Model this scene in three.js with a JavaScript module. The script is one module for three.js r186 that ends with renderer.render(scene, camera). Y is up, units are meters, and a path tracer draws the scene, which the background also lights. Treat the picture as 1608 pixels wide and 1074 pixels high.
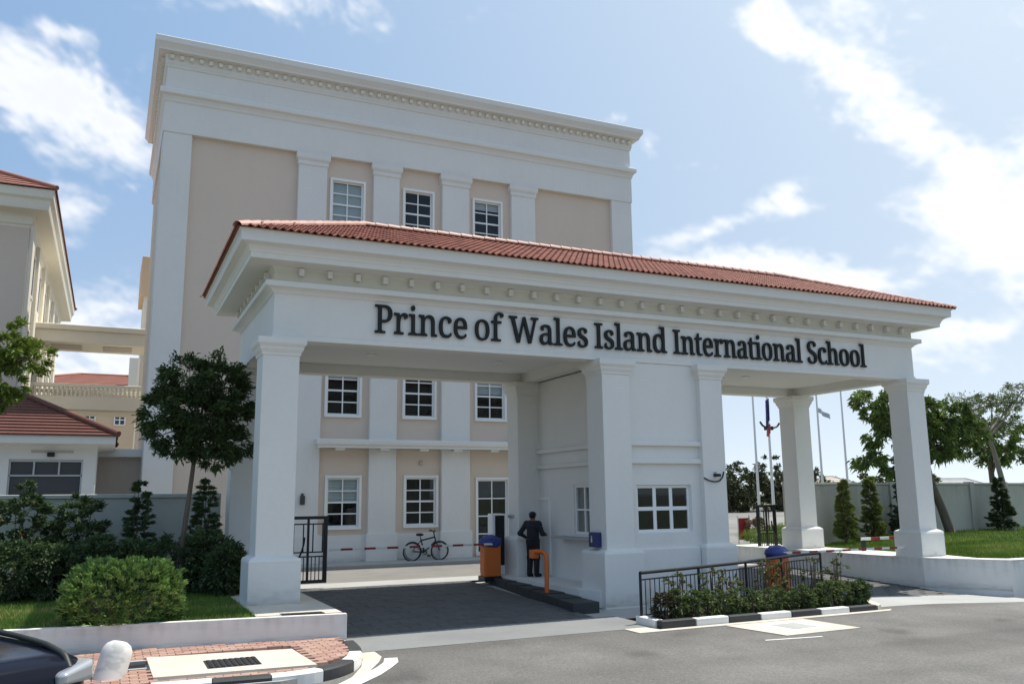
import * as THREE from 'three';
import { RoundedBoxGeometry } from 'three/addons/geometries/RoundedBoxGeometry.js';
import { mergeGeometries } from 'three/addons/utils/BufferGeometryUtils.js';
import { MarchingCubes } from 'three/addons/objects/MarchingCubes.js';
import { TextGeometry } from 'three/addons/geometries/TextGeometry.js';
import { FontLoader } from 'three/addons/loaders/FontLoader.js';

// ------------------------------------------------------------------ camera, sky, sun, exposure
const S = 1.2;                                   // plan units -> metres (applied to every object at the end)
const scene = new THREE.Scene();
const camera = new THREE.PerspectiveCamera(2 * Math.atan(537 / 1353.67) * 180 / Math.PI, 1608 / 1074, 0.1, 2000);
{
  const F = new THREE.Vector3(0.4156589, 0.17625249, -0.89227952), R = new THREE.Vector3(0.90724194, -0.01094676, 0.42046667), U = new THREE.Vector3(-0.06434073, 0.98428412, 0.16445377);
  camera.matrixAutoUpdate = true;
  camera.quaternion.setFromRotationMatrix(new THREE.Matrix4().makeBasis(R, U, F.clone().negate()));
  camera.position.set(-2.21449771, 2.05435077, 14.34238553).multiplyScalar(S);
  camera.updateMatrixWorld(true);
}
const renderer = new THREE.WebGLRenderer({ antialias: true });
renderer.toneMapping = THREE.LinearToneMapping;
renderer.toneMappingExposure = 1.1;
renderer.shadowMap.enabled = true;
const SUN = new THREE.Vector3(0.42, 1, -0.085).normalize();
const sun = new THREE.DirectionalLight(new THREE.Color(1.0, 0.95, 0.86), 4.8);
sun.name = 'sun';
sun.position.copy(SUN).multiplyScalar(150); sun.target.position.set(5, 0, -5);
sun.position.add(sun.target.position);
sun.castShadow = true;
Object.assign(sun.shadow.camera, { left: -70, right: 70, top: 70, bottom: -70, near: 1, far: 400 });
sun.shadow.mapSize.set(4096, 4096);
scene.add(sun, sun.target);

// deterministic randomness and noise
function mulberry(a) { return () => { a |= 0; a = a + 0x6D2B79F5 | 0; let t = Math.imul(a ^ a >>> 15, 1 | a); t = t + Math.imul(t ^ t >>> 7, 61 | t) ^ t; return ((t ^ t >>> 14) >>> 0) / 4294967296; }; }
function hash3(x, y, z) { let h = Math.imul(x, 374761393) ^ Math.imul(y, 668265263) ^ Math.imul(z, 2147483647 ^ 0x51ed27); h = Math.imul(h ^ h >>> 13, 1274126177); return ((h ^ h >>> 16) >>> 0) / 4294967296; }
function vnoise(x, y, z, per = 0) {
  const ix = Math.floor(x), iy = Math.floor(y), iz = Math.floor(z), fx = x - ix, fy = y - iy, fz = z - iz;
  const u = fx * fx * (3 - 2 * fx), v = fy * fy * (3 - 2 * fy), w = fz * fz * (3 - 2 * fz);
  const m = per ? (a) => ((a % per) + per) % per : (a) => a;
  const x0 = m(ix), x1 = m(ix + 1), y0 = m(iy), y1 = m(iy + 1);
  const a = hash3(x0, y0, iz), b = hash3(x1, y0, iz), c = hash3(x0, y1, iz), d = hash3(x1, y1, iz);
  const e = hash3(x0, y0, iz + 1), f = hash3(x1, y0, iz + 1), g = hash3(x0, y1, iz + 1), h = hash3(x1, y1, iz + 1);
  return (((a + (b - a) * u) * (1 - v) + (c + (d - c) * u) * v) * (1 - w) + ((e + (f - e) * u) * (1 - v) + (g + (h - g) * u) * v) * w);
}
function fbm(x, y, z, o) { let s = 0, a = 0.5, n = 0; for (let i = 0; i < o; i++) { s += a * vnoise(x, y, z); n += a; x = x * 2.03 + 17.1; y = y * 2.03 + 5.3; z = z * 2.03 + 9.7; a *= 0.5; } return s / n; }
function fbmTile(x, y, per, o, seed) { let s = 0, a = 0.5, n = 0; for (let i = 0; i < o; i++) { s += a * vnoise(x * per, y * per, seed + i * 13, per); n += a; per *= 2; a *= 0.5; } return s / n; }
const sstep = (e0, e1, x) => { const t = Math.min(1, Math.max(0, (x - e0) / (e1 - e0))); return t * t * (3 - 2 * t); };

// the sky: tropical blue paling to the horizon and towards the sun, fair-weather cloud
{
  const W = 3072, H = 1536, data = new Float32Array(W * H * 4);
  // azimuth (from -z towards +x), elevation, half-widths, turn, strength: the cloud masses of that noon
  const masses = [[-6, 24.2, 4.8, 1.9, -14, 1.0], [-2.5, 22.9, 3.2, 1.1, -20, 0.66], [-1.2, 20.5, 3, 0.55, 8, 0.58], [0.2, 19.6, 1.0, 0.5, 0, 0.55], [-3, 17.0, 1.3, 1.0, 35, 0.66], [-1.8, 11.4, 3.4, 1.1, 0, 0.82], [-2, 8, 6, 1.8, 0, 0.95], [-4.6, 26.9, 1, 0.3, 0, 0.5], [5, 30.2, 6, 0.9, 0, 0.42], [13, 30.8, 7, 0.8, 0, 0.36], [7.5, 27.3, 1.6, 0.35, 0, 0.36],
    [42.6, 29.3, 1.7, 1.0, -35, 0.86], [45.4, 27.4, 2.4, 1.15, -38, 0.9], [48.6, 24.6, 2.6, 1.15, -42, 0.9], [51.4, 21.3, 2.5, 1.15, -45, 0.88], [54.4, 18.4, 2.3, 1.05, -45, 0.8], [48.2, 29.0, 2.4, 0.9, -20, 0.7], [56.4, 14.6, 2.7, 1.7, -20, 1.05], [53.4, 16.2, 2.0, 0.7, -25, 0.75], [63, 17, 7, 2.6, 10, 0.9],
    [42.6, 18.3, 1.9, 0.55, 16, 0.8], [43.6, 17.6, 1.4, 0.4, 6, 0.75], [38.5, 17.0, 1.5, 0.35, 14, 0.62], [36, 16.6, 1.7, 0.6, 10, 0.7], [32.4, 24.4, 0.7, 0.4, 0, 0.72], [34.6, 22.6, 0.7, 0.8, 40, 0.42], [37.0, 21.1, 1.4, 0.3, 0, 0.5], [35.5, 14.6, 3.4, 0.9, 0, 0.9], [41, 14.0, 4.2, 1.2, -5, 1.1], [46, 12.6, 3.6, 1.0, -12, 0.95], [56.5, 11.6, 1.6, 0.6, 0, 0.6], [52, 9.0, 6, 0.8, 3, 0.55], [43, 8, 10, 1.6, 0, 0.7],
    [80, 30, 12, 6, 20, 0.8], [-30, 16, 14, 4, 0, 0.8], [-60, 30, 12, 5, 20, 0.8], [130, 24, 16, 5, 0, 0.8], [180, 34, 14, 6, 30, 0.8], [-130, 22, 16, 5, 0, 0.8], [-90, 50, 14, 8, 0, 0.7], [150, 55, 16, 9, 0, 0.7]];
  const D = Math.PI / 180, HALO = new THREE.Vector3(SUN.x, 0.42, SUN.z).normalize();
  for (let row = 0; row < H; row++) {
    const el = ((row + 0.5) / H - 0.5) * Math.PI, y = Math.sin(el), ce = Math.cos(el), ed = el / D;
    for (let col = 0; col < W; col++) {
      const round = ((col + 0.5) / W - 0.5) * 2 * Math.PI, x = Math.cos(round) * ce, z = Math.sin(round) * ce, k = (row * W + col) * 4;
      let r, g, b;
      if (ed < -1) { r = 0.34; g = 0.35; b = 0.34; } else {
        const toSun = Math.acos(Math.min(1, Math.max(-1, x * HALO.x + y * HALO.y + z * HALO.z))) / D;
        const low = Math.exp(-Math.max(0, ed) / 10), glow = Math.exp(-((toSun / 46) ** 2));
        const pale = Math.min(1, 0.78 * low + 0.90 * glow);
        r = 0.175 + (0.83 - 0.175) * pale; g = 0.345 + (0.925 - 0.345) * pale; b = 0.62 + (1.0 - 0.62) * pale;
        if (ed > 0.2) {
          const az = Math.atan2(x, -z) / D;
          let m = 0;
          for (const [a0, e0, sa, se, tw, st] of masses) {
            let da = az - a0; if (da > 180) da -= 360; if (da < -180) da += 360;
            if (Math.abs(da) > 40) continue;
            const ca = Math.cos(tw * D), sb = Math.sin(tw * D), dx = da * Math.cos(el), dy = ed - e0;
            const p = (dx * ca + dy * sb) / sa, q = (-dx * sb + dy * ca) / se, w = st * Math.exp(-0.5 * (p * p + q * q));
            if (w > 0.01) m = m + w * (1 - 0.45 * Math.min(1, m));
          }
          if (m > 0.04) {
            const warp = fbm(x * 9 + 3, y * 9, z * 9, 3) - 0.5;
            const n = fbm(x * 26 + warp * 3.2, y * 44 + warp * 2.4, z * 26 + 7, 6), f2 = fbm(x * 90 + warp * 8, y * 170 + x * 60, z * 90, 4);
            const dens = m * 0.92 + (n - 0.5) * 1.35 + (f2 - 0.5) * 0.62;
            const a = (0.86 * sstep(0.20, 1.15, dens)) * sstep(0.02, 0.25, m) * sstep(0.2, 3, ed);
            const sh = 1.0 - 0.06 * sstep(0.85, 1.4, dens) * (0.5 + n), near = 1.0 + 0.1 * glow;
            r += (near * sh * 1.0 - r) * a; g += (near * sh * 1.005 - g) * a; b += (near * sh * 1.02 - b) * a;
          }
        }
      }
      data[k] = r; data[k + 1] = g; data[k + 2] = b; data[k + 3] = 1;
    }
  }
  const sky = new THREE.DataTexture(data, W, H, THREE.RGBAFormat, THREE.FloatType);
  sky.mapping = THREE.EquirectangularReflectionMapping; sky.magFilter = THREE.LinearFilter; sky.minFilter = THREE.LinearFilter; sky.needsUpdate = true;
  scene.background = sky; scene.environment = sky;
}

// ------------------------------------------------------------------ helpers
const used = {};
function numbered(n) { if (!(n in used)) { used[n] = 0; return n; } used[n]++; return n + '_' + String(used[n]).padStart(3, '0'); }
function thing(name, label, category, at = [0, 0, 0], group) {
  const o = new THREE.Group(); o.name = numbered(name); o.position.set(...at); scene.add(o);
  o.userData = { label, category }; if (group) o.userData.group = group; return o;
}
function origin(o) { const v = new THREE.Vector3(); while (o && o !== scene) { v.add(o.position); o = o.parent; } return v; }
function shade(m) { m.castShadow = true; m.receiveShadow = true; return m; }
// geometry given in plan coordinates, made a child of parent
function part(parent, name, geom, mat) {
  if (Array.isArray(geom)) geom = merge(geom);
  const v = origin(parent); geom.translate(-v.x, -v.y, -v.z);
  const m = shade(new THREE.Mesh(geom, mat)); m.name = name; parent.add(m); return m;
}
// shared geometry put at a place
function piece(parent, name, geom, mat, x, y, z, rx = 0, ry = 0, rz = 0) {
  const v = origin(parent), m = shade(new THREE.Mesh(geom, mat)); m.name = name; m.position.set(x - v.x, y - v.y, z - v.z); m.rotation.set(rx, ry, rz); parent.add(m); return m;
}
function sub(parent, name, x, y, z) { const g = new THREE.Group(), v = origin(parent); g.name = name; g.position.set(x - v.x, y - v.y, z - v.z); parent.add(g); return g; }
function struct(name, geom, mat, at = [0, 0, 0]) {
  if (Array.isArray(geom)) geom = merge(geom);
  geom.translate(-at[0], -at[1], -at[2]);
  const m = shade(new THREE.Mesh(geom, mat)); m.name = numbered(name); m.position.set(...at); m.userData.kind = 'structure'; scene.add(m); return m;
}
function stuff(name, geom, mat, parent = scene) { const m = shade(new THREE.Mesh(geom, mat)); m.name = parent === scene ? numbered(name) : name; m.userData.kind = 'stuff'; parent.add(m); return m; }
function clean(g) {
  if (g.index) g = g.toNonIndexed();
  for (const k of Object.keys(g.attributes)) if (!['position', 'normal', 'uv', 'color'].includes(k)) g.deleteAttribute(k);
  if (!g.attributes.normal) g.computeVertexNormals();
  if (!g.attributes.uv) g.setAttribute('uv', new THREE.BufferAttribute(new Float32Array(g.attributes.position.count * 2), 2));
  return g;
}
function merge(list) { const l = list.map(clean); const c = l.some((g) => g.attributes.color); if (c) for (const g of l) if (!g.attributes.color) g.setAttribute('color', new THREE.BufferAttribute(new Float32Array(g.attributes.position.count * 3).fill(1), 3)); return mergeGeometries(l); }
function worldUV(g, ox = 0, oy = 0) {        // uv in plan metres, by the way each face looks
  g = clean(g); const p = g.attributes.position, uv = new Float32Array(p.count * 2), a = new THREE.Vector3(), b = new THREE.Vector3(), c = new THREE.Vector3();
  for (let i = 0; i < p.count; i += 3) {
    a.fromBufferAttribute(p, i); b.fromBufferAttribute(p, i + 1); c.fromBufferAttribute(p, i + 2);
    const n = b.clone().sub(a).cross(c.clone().sub(a)), ax = Math.abs(n.x), ay = Math.abs(n.y), az = Math.abs(n.z);
    [a, b, c].forEach((v, j) => { const k = (i + j) * 2; if (ay >= ax && ay >= az) { uv[k] = v.x; uv[k + 1] = v.z; } else if (ax > az) { uv[k] = v.z; uv[k + 1] = v.y; } else { uv[k] = v.x; uv[k + 1] = v.y; } uv[k] += ox; uv[k + 1] += oy; });
  }
  g.setAttribute('uv', new THREE.BufferAttribute(uv, 2)); return g;
}
function box(x0, x1, y0, y1, z0, z1, r = 0.012) {   // soft-edged block
  const w = x1 - x0, h = y1 - y0, d = z1 - z0, g = r ? new RoundedBoxGeometry(w, h, d, 1, Math.min(r, w / 2.1, h / 2.1, d / 2.1)) : new THREE.BoxGeometry(w, h, d);
  g.translate((x0 + x1) / 2, (y0 + y1) / 2, (z0 + z1) / 2); return worldUV(g);
}
function tube(pts, r, seg = 6, n = null) { const c = new THREE.CatmullRomCurve3(pts.map((p) => new THREE.Vector3(...p)), false, 'catmullrom', 0.2); return clean(new THREE.TubeGeometry(c, n ?? Math.max(2, pts.length * 4), r, seg, false)); }
function bar(a, b, r0, r1 = r0, seg = 8) {          // straight round bar between two points
  const A = new THREE.Vector3(...a), B = new THREE.Vector3(...b), d = B.clone().sub(A), g = new THREE.CylinderGeometry(r1, r0, d.length(), seg, 1);
  g.translate(0, d.length() / 2, 0); g.applyQuaternion(new THREE.Quaternion().setFromUnitVectors(new THREE.Vector3(0, 1, 0), d.normalize())); g.translate(...a); return clean(g);
}
function quads(list) {                              // list of [a,b,c,d] corner points
  const pos = []; for (const [a, b, c, d] of list) pos.push(...a, ...b, ...c, ...a, ...c, ...d);
  const g = new THREE.BufferGeometry(); g.setAttribute('position', new THREE.BufferAttribute(new Float32Array(pos), 3)); g.computeVertexNormals(); return worldUV(g);
}
// a moulding run round a rectangle: profile = [[overhang, y], ...]
function band(x0, x1, z0, z1, profile) {
  const q = [];
  for (let i = 0; i + 1 < profile.length; i++) {
    const [o, y] = profile[i], [p, v] = profile[i + 1];
    const A = [[x0 - o, y, z1 + o], [x1 + o, y, z1 + o], [x1 + o, y, z0 - o], [x0 - o, y, z0 - o]], B = [[x0 - p, v, z1 + p], [x1 + p, v, z1 + p], [x1 + p, v, z0 - p], [x0 - p, v, z0 - p]];
    for (let k = 0; k < 4; k++) { const l = (k + 1) % 4; q.push([A[k], A[l], B[l], B[k]]); }
  }
  return quads(q);
}
function slab(outline, y0, y1) {                    // upright prism over a polygon [[x,z],...]
  const s = new THREE.Shape(outline.map(([x, z]) => new THREE.Vector2(x, -z))), g = new THREE.ExtrudeGeometry(s, { depth: y1 - y0, bevelEnabled: false });
  g.rotateX(-Math.PI / 2); g.translate(0, y0, 0); return worldUV(g);
}
function plate(outline, y) { const s = new THREE.Shape(outline.map(([x, z]) => new THREE.Vector2(x, -z))), g = new THREE.ShapeGeometry(s); g.rotateX(-Math.PI / 2); g.translate(0, y, 0); return worldUV(g); }
function wallWithHoles(x0, x1, y0, y1, z0, z1, holes) {
  const s = new THREE.Shape([[x0, y0], [x1, y0], [x1, y1], [x0, y1]].map((p) => new THREE.Vector2(...p)));
  for (const [a, b, c, d] of holes) s.holes.push(new THREE.Path([[a, c], [a, d], [b, d], [b, c]].map((p) => new THREE.Vector2(...p))));
  const g = new THREE.ExtrudeGeometry(s, { depth: z1 - z0, bevelEnabled: false }); g.translate(0, 0, z0); return worldUV(g);
}
function grid(x0, x1, z0, z1, nx, nz, height, tint) {
  const pos = [], col = [], idx = [];
  for (let j = 0; j <= nz; j++) for (let i = 0; i <= nx; i++) { const x = x0 + (x1 - x0) * i / nx, z = z0 + (z1 - z0) * j / nz; pos.push(x, height(x, z), z); const t = tint ? tint(x, z) : 1; if (Array.isArray(t)) col.push(...t); else col.push(t, t, t); }
  for (let j = 0; j < nz; j++) for (let i = 0; i < nx; i++) { const a = j * (nx + 1) + i, b = a + 1, c = a + nx + 1, d = c + 1; idx.push(a, c, b, b, c, d); }
  const g = new THREE.BufferGeometry(); g.setAttribute('position', new THREE.Float32BufferAttribute(pos, 3)); g.setAttribute('color', new THREE.Float32BufferAttribute(col, 3));
  const uv = []; for (let i = 0; i < pos.length; i += 3) uv.push(pos[i], pos[i + 2]); g.setAttribute('uv', new THREE.Float32BufferAttribute(uv, 2)); g.setIndex(idx); g.computeVertexNormals(); return g;
}

// ------------------------------------------------------------------ materials
function tex(n, fn, metres, srgb = true) {            // fn(u,v) -> [r,g,b] in 0..1 (linear) ; tile of so many metres
  const d = new Uint8Array(n * n * 4), enc = (v) => { v = Math.min(1, Math.max(0, v)); return 255 * (srgb ? (v <= 0.0031308 ? 12.92 * v : 1.055 * Math.pow(v, 1 / 2.4) - 0.055) : v); };
  for (let j = 0; j < n; j++) for (let i = 0; i < n; i++) { const c = fn(i / n, j / n), k = (j * n + i) * 4; d[k] = enc(c[0]); d[k + 1] = enc(c[1]); d[k + 2] = enc(c[2]); d[k + 3] = 255; }
  const t = new THREE.DataTexture(d, n, n); t.wrapS = t.wrapT = THREE.RepeatWrapping; t.magFilter = THREE.LinearFilter; t.minFilter = THREE.LinearMipmapLinearFilter; t.generateMipmaps = true;
  if (srgb) t.colorSpace = THREE.SRGBColorSpace; t.repeat.set(1 / metres, 1 / metres); t.needsUpdate = true; return t;
}
const mottled = (r, g, b, amp, per, seed, metres, n = 512) => tex(n, (u, v) => { const a = fbmTile(u, v, per, 5, seed), c = fbmTile(u, v, per * 12, 2, seed + 50), k = 1 + amp * (a - 0.5) * 2 + amp * 0.5 * (c - 0.5); return [r * k, g * k, b * k]; }, metres);
const bumpy = (per, o, seed, metres, n = 512) => tex(n, (u, v) => { const a = fbmTile(u, v, per, o, seed); return [a, a, a]; }, metres, false);
const plasterBump = bumpy(24, 4, 3, 2);
// rain-washed paint: faint vertical streaks over cloudy tone
const washed = (r, g, b, seed) => tex(512, (u, v) => { const a = fbmTile(u, v, 4, 5, seed), s = vnoise(u * 40, v * 3, seed + 9, 0) * 0, st = fbmTile(u * 1, v * 0.125, 32, 3, seed + 4), c = fbmTile(u, v, 64, 2, seed + 20), k = 1 - 0.04 * Math.max(0, a - 0.45) * 3 - 0.02 * Math.max(0, st - 0.5) * 2 + 0.03 * (c - 0.5) + s; return [r * k, g * k * (0.998), b * k * 0.992]; }, 4.7);
const std = (o) => new THREE.MeshStandardMaterial({ roughness: 0.85, ...o });
const M = {
  white: std({ map: washed(0.75, 0.74, 0.70, 5), bumpMap: plasterBump, bumpScale: 0.003, roughness: 0.8 }),
  whiteB: std({ map: washed(0.735, 0.725, 0.695, 25), bumpMap: plasterBump, bumpScale: 0.003, roughness: 0.8 }),
  beige: std({ map: washed(0.66, 0.555, 0.46, 31), bumpMap: plasterBump, bumpScale: 0.003, roughness: 0.88 }),
  cream: std({ map: washed(0.78, 0.73, 0.62, 41), bumpMap: plasterBump, bumpScale: 0.003 }),
  peach: std({ map: washed(0.66, 0.50, 0.34, 44), bumpMap: plasterBump, bumpScale: 0.003 }),
  taupe: std({ map: washed(0.50, 0.44, 0.385, 47), bumpMap: plasterBump, bumpScale: 0.003 }),
  frame: std({ color: new THREE.Color(0.80, 0.80, 0.78), roughness: 0.45 }),
  wallGrey: std({ map: washed(0.43, 0.415, 0.36, 61), bumpMap: plasterBump, bumpScale: 0.004 }),
  wallGreen: std({ map: washed(0.46, 0.475, 0.43, 64), bumpMap: plasterBump, bumpScale: 0.004 }),
  soffit: std({ map: washed(0.74, 0.71, 0.60, 55), bumpMap: plasterBump, bumpScale: 0.003 }),
  ceiling: std({ map: mottled(0.72, 0.72, 0.69, 0.03, 3, 71, 3) }),
  black: std({ color: new THREE.Color(0.012, 0.013, 0.014), roughness: 0.42, metalness: 0.2 }),
  letter: std({ color: new THREE.Color(0.010, 0.012, 0.012), roughness: 0.75 }),
  dark: std({ color: new THREE.Color(0.02, 0.02, 0.021), roughness: 0.8 }),
  interior: std({ color: new THREE.Color(0.028, 0.026, 0.024), roughness: 0.95 }),
  blind: std({ color: new THREE.Color(0.62, 0.63, 0.64), roughness: 0.8 }),
  greyPanel: std({ color: new THREE.Color(0.045, 0.048, 0.052), roughness: 0.35 }),
  steel: std({ color: new THREE.Color(0.45, 0.46, 0.47), roughness: 0.4, metalness: 0.7 }),
  pole: std({ color: new THREE.Color(0.66, 0.67, 0.66), roughness: 0.35, metalness: 0.1 }),
  orange: std({ color: new THREE.Color(0.62, 0.145, 0.02), roughness: 0.5 }),
  blue: std({ color: new THREE.Color(0.018, 0.028, 0.12), roughness: 0.5 }),
  tarp: std({ color: new THREE.Color(0.025, 0.045, 0.22), roughness: 0.42 }),
  red: std({ color: new THREE.Color(0.30, 0.022, 0.025), roughness: 0.6 }),
  paintW: std({ map: mottled(0.74, 0.73, 0.69, 0.10, 6, 81, 1.5), roughness: 0.7 }),
  paintK: std({ map: mottled(0.035, 0.037, 0.039, 0.25, 6, 82, 1.5), roughness: 0.65 }),
  roadPaint: std({ map: mottled(0.72, 0.71, 0.67, 0.16, 8, 83, 1.2), roughness: 0.7 }),
  slabCream: std({ map: mottled(0.60, 0.54, 0.45, 0.12, 5, 84, 2), bumpMap: bumpy(40, 3, 85, 1), bumpScale: 0.002 }),
  concrete: std({ map: mottled(0.40, 0.395, 0.37, 0.13, 5, 86, 3), bumpMap: bumpy(60, 3, 87, 1.5), bumpScale: 0.003, roughness: 0.9 }),
  concreteGrey: std({ map: mottled(0.215, 0.22, 0.215, 0.13, 5, 286, 3), bumpMap: bumpy(60, 3, 287, 1.5), bumpScale: 0.003, roughness: 0.9 }),
  concreteLight: std({ map: mottled(0.40, 0.40, 0.385, 0.12, 5, 186, 3), bumpMap: bumpy(60, 3, 87, 1.5), bumpScale: 0.003, roughness: 0.9 }),
  pipe: std({ map: tex(256, (u, v) => { const a = fbmTile(u, v, 5, 5, 88), k = 1 - 0.22 * sstep(0.56, 0.72, a); return [0.68 * k, 0.67 * k, 0.63 * k]; }, 1), roughness: 0.8 }),
  soil: std({ map: mottled(0.07, 0.05, 0.035, 0.4, 10, 89, 1.5), roughness: 1 }),
  bark: std({ map: mottled(0.16, 0.125, 0.09, 0.35, 10, 90, 0.8, 256), bumpMap: bumpy(20, 3, 91, 0.5, 256), bumpScale: 0.01, roughness: 0.95 }),
  barkPale: std({ map: mottled(0.26, 0.22, 0.17, 0.3, 10, 92, 0.8, 256), roughness: 0.95 }),
  grate: std({ color: new THREE.Color(0.02, 0.02, 0.022), roughness: 0.6, metalness: 0.4 }),
};
M.glass = new THREE.MeshPhysicalMaterial({ color: new THREE.Color(0.86, 0.9, 0.9), roughness: 0.03, transmission: 1, thickness: 0, ior: 1.33, side: THREE.DoubleSide });
const terracotta = [0, 1, 2, 3, 4].map((i) => std({ map: mottled([0.275, 0.235, 0.32, 0.215, 0.29][i], [0.088, 0.072, 0.112, 0.068, 0.10][i], [0.050, 0.043, 0.064, 0.042, 0.058][i], 0.24, 6, 100 + i * 7, 1.1, 256), roughness: 0.62 }));
const asphaltTint = (x, z) => { const a = fbm(x * 0.35 + 40, z * 0.35, 1, 4), b = fbm(x * 0.09, z * 0.4, 7, 3), c = fbm(x * 1.7, z * 0.8, 3, 3); let k = 0.80 + 0.34 * (a - 0.5) * 2 + 0.22 * (b - 0.5) * 2 + 0.14 * (c - 0.5) * 2 + 0.15; const wob = 0.5 * fbm(x * 0.12, 2, 5, 2), tr = (c0) => Math.exp(-(((z - c0 - wob) / 0.28) ** 2)); k *= 1 - 0.17 * (tr(4.9) + tr(6.5) + tr(8.6) + tr(10.2)) * (0.4 + a); if (x > 7.4 + 0.1 * b && x < 11.2 && z > 5.1 && z < 6.25) k *= 0.86; if (x > 1.2 && x < 2.6 && z > 5.6 + 0.1 * b && z < 8.2) k *= 1.10; k *= 1 - 0.35 * sstep(0.70, 0.80, fbm(x * 0.9 + 70, z * 0.9, 2, 3)); k *= 1 - 0.13 * Math.exp(-(((z - 2.6) / 0.22) ** 2)); return [k * 1.01, k, k * 0.975]; };
const ridgeMats = [0, 1, 2].map((i) => std({ map: mottled([0.46, 0.41, 0.50][i], [0.235, 0.20, 0.27][i], [0.175, 0.15, 0.205][i], 0.14, 6, 400 + i * 7, 1.1, 128), roughness: 0.55 }));
M.asphalt = std({ vertexColors: true, map: tex(1024, (u, v) => { const s = fbmTile(u, v, 170, 2, 121), a = fbmTile(u, v, 6, 4, 122), k = 0.72 + 0.62 * (s - 0.5) + 0.3 * (a - 0.5) + 0.26; return [0.17 * k, 0.163 * k, 0.153 * k]; }, 3.1), bumpMap: bumpy(128, 3, 123, 1.6, 1024), bumpScale: 0.008, roughness: 0.92 });
M.yard = std({ vertexColors: true, map: mottled(0.24, 0.23, 0.21, 0.14, 8, 131, 3), roughness: 0.95 });
M.grassBase = std({ map: mottled(0.06, 0.10, 0.025, 0.35, 14, 135, 1.4), roughness: 1 });
M.earth = std({ map: mottled(0.13, 0.14, 0.07, 0.3, 6, 138, 9), roughness: 1 });
const leafMat = (rough = 0.62, tr = 0.28) => new THREE.MeshPhysicalMaterial({ vertexColors: true, roughness: rough, transmission: tr, thickness: 0, side: THREE.DoubleSide, ior: 1.35 });
M.leaf = leafMat(); M.leafDull = leafMat(0.85, 0.3); M.blade = leafMat(1, 0.15);
const paverMats = [0, 1, 2, 3].map((i) => std({ map: mottled([0.092, 0.089, 0.096, 0.093][i], [0.092, 0.089, 0.096, 0.093][i], [0.092, 0.089, 0.097, 0.093][i], 0.3, 6, 140 + i * 5, 1.3, 256), bumpMap: bumpy(30, 3, 148, 0.8, 256), bumpScale: 0.004, roughness: 0.75 }));
const brickMats = [0, 1, 2, 3, 4].map((i) => std({ map: mottled([0.40, 0.35, 0.43, 0.38, 0.31][i], [0.235, 0.20, 0.27, 0.245, 0.175][i], [0.18, 0.155, 0.21, 0.19, 0.14][i], 0.2, 6, 160 + i * 3, 0.7, 128), roughness: 0.9 }));

M.stain = std({ color: new THREE.Color(0.13, 0.12, 0.095), roughness: 1, transparent: true, opacity: 1, alphaMap: tex(256, (u, v) => { const st = fbmTile(u, v * 0.06, 22, 3, 611), a = fbmTile(u, v, 5, 4, 613), k = 0.10 * sstep(0.42, 0.9, st) * v ** 1.4 + 0.10 * sstep(0.4, 0.85, a) * v ** 1.5; return [k, k, k]; }, 1, false) });
M.splash = std({ color: new THREE.Color(0.14, 0.115, 0.08), roughness: 1, transparent: true, opacity: 1, alphaMap: tex(256, (u, v) => { const a = fbmTile(u, v, 9, 5, 621), w = (1 - v), k = 0.22 * w ** 3 * (0.4 + a) + 0.08 * w * sstep(0.45, 0.8, a); return [k, k, k]; }, 1, false) });
function stain(parent, a, b, y0, y1, m = M.stain) { // a film of dirt over a wall face from point a to point b [x,z], running y0..y1
  const w = Math.hypot(b[0] - a[0], b[1] - a[1]) / 1.5, g = new THREE.BufferGeometry(); g.setAttribute('position', new THREE.Float32BufferAttribute([a[0], y0, a[1], b[0], y0, b[1], b[0], y1, b[1], a[0], y0, a[1], b[0], y1, b[1], a[0], y1, a[1]], 3)); const o = a[0] * 0.37 + y0;
  g.setAttribute('uv', new THREE.Float32BufferAttribute([o, 0, o + w, 0, o + w, 1, o, 0, o + w, 1, o, 1], 2)); g.computeVertexNormals(); const k = part(parent, 'stain', g, m); k.castShadow = false; return k;
}
// ------------------------------------------------------------------ ground, road, paving
const clamp01 = (t) => Math.min(1, Math.max(0, t));
const gy = (x, z) => 0.15 * clamp01((1.1 - z) / 5.9) - 0.13 * sstep(10.5, 16, x) * sstep(-4, 1.5, z) - 0.012 * Math.max(0, x - 12) * sstep(-2, 2, z);
struct('ground', grid(-500, 500, -600, 300, 30, 30, () => -0.75, null), M.earth);
struct('road', grid(-40, 60, 2.38, 40, 500, 210, (x, z) => gy(x, z), asphaltTint), M.asphalt);
// concrete aprons where the lanes meet the road, and at the back of the gatehouse
const apron = (name, x0, x1, z0, z1, mat, up) => struct(name, grid(x0, x1, z0, z1, 30, 8, (x, z) => gy(x, z) + up, null), mat);
apron('apron', 1.0, 5.85, 1.035, 2.42, M.concreteGrey, 0.004);
apron('apron', 9.6, 15.3, 1.035, 2.42, M.concreteLight, 0.004);
apron('concrete_strip', 1.0, 14.6, -5.75, -4.72, M.concreteLight, 0.006);
apron('concrete_bed', 5.8, 14.5, -4.72, 1.14, M.concrete, -0.04);
apron('concrete_bed', 1.0, 5.8, -4.72, 1.14, M.concrete, -0.04);
struct('yard', grid(-30, 80, -75, -5.72, 110, 70, (x, z) => gy(x, z) - 0.004, (x, z) => 0.9 + 0.3 * (fbm(x * 0.3, z * 0.3, 4, 3) - 0.5) * 2), M.yard);
struct('walkway', [box(-1.4, 30, 0.1, 0.23, -11.0, -9.75)], M.concrete);
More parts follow.
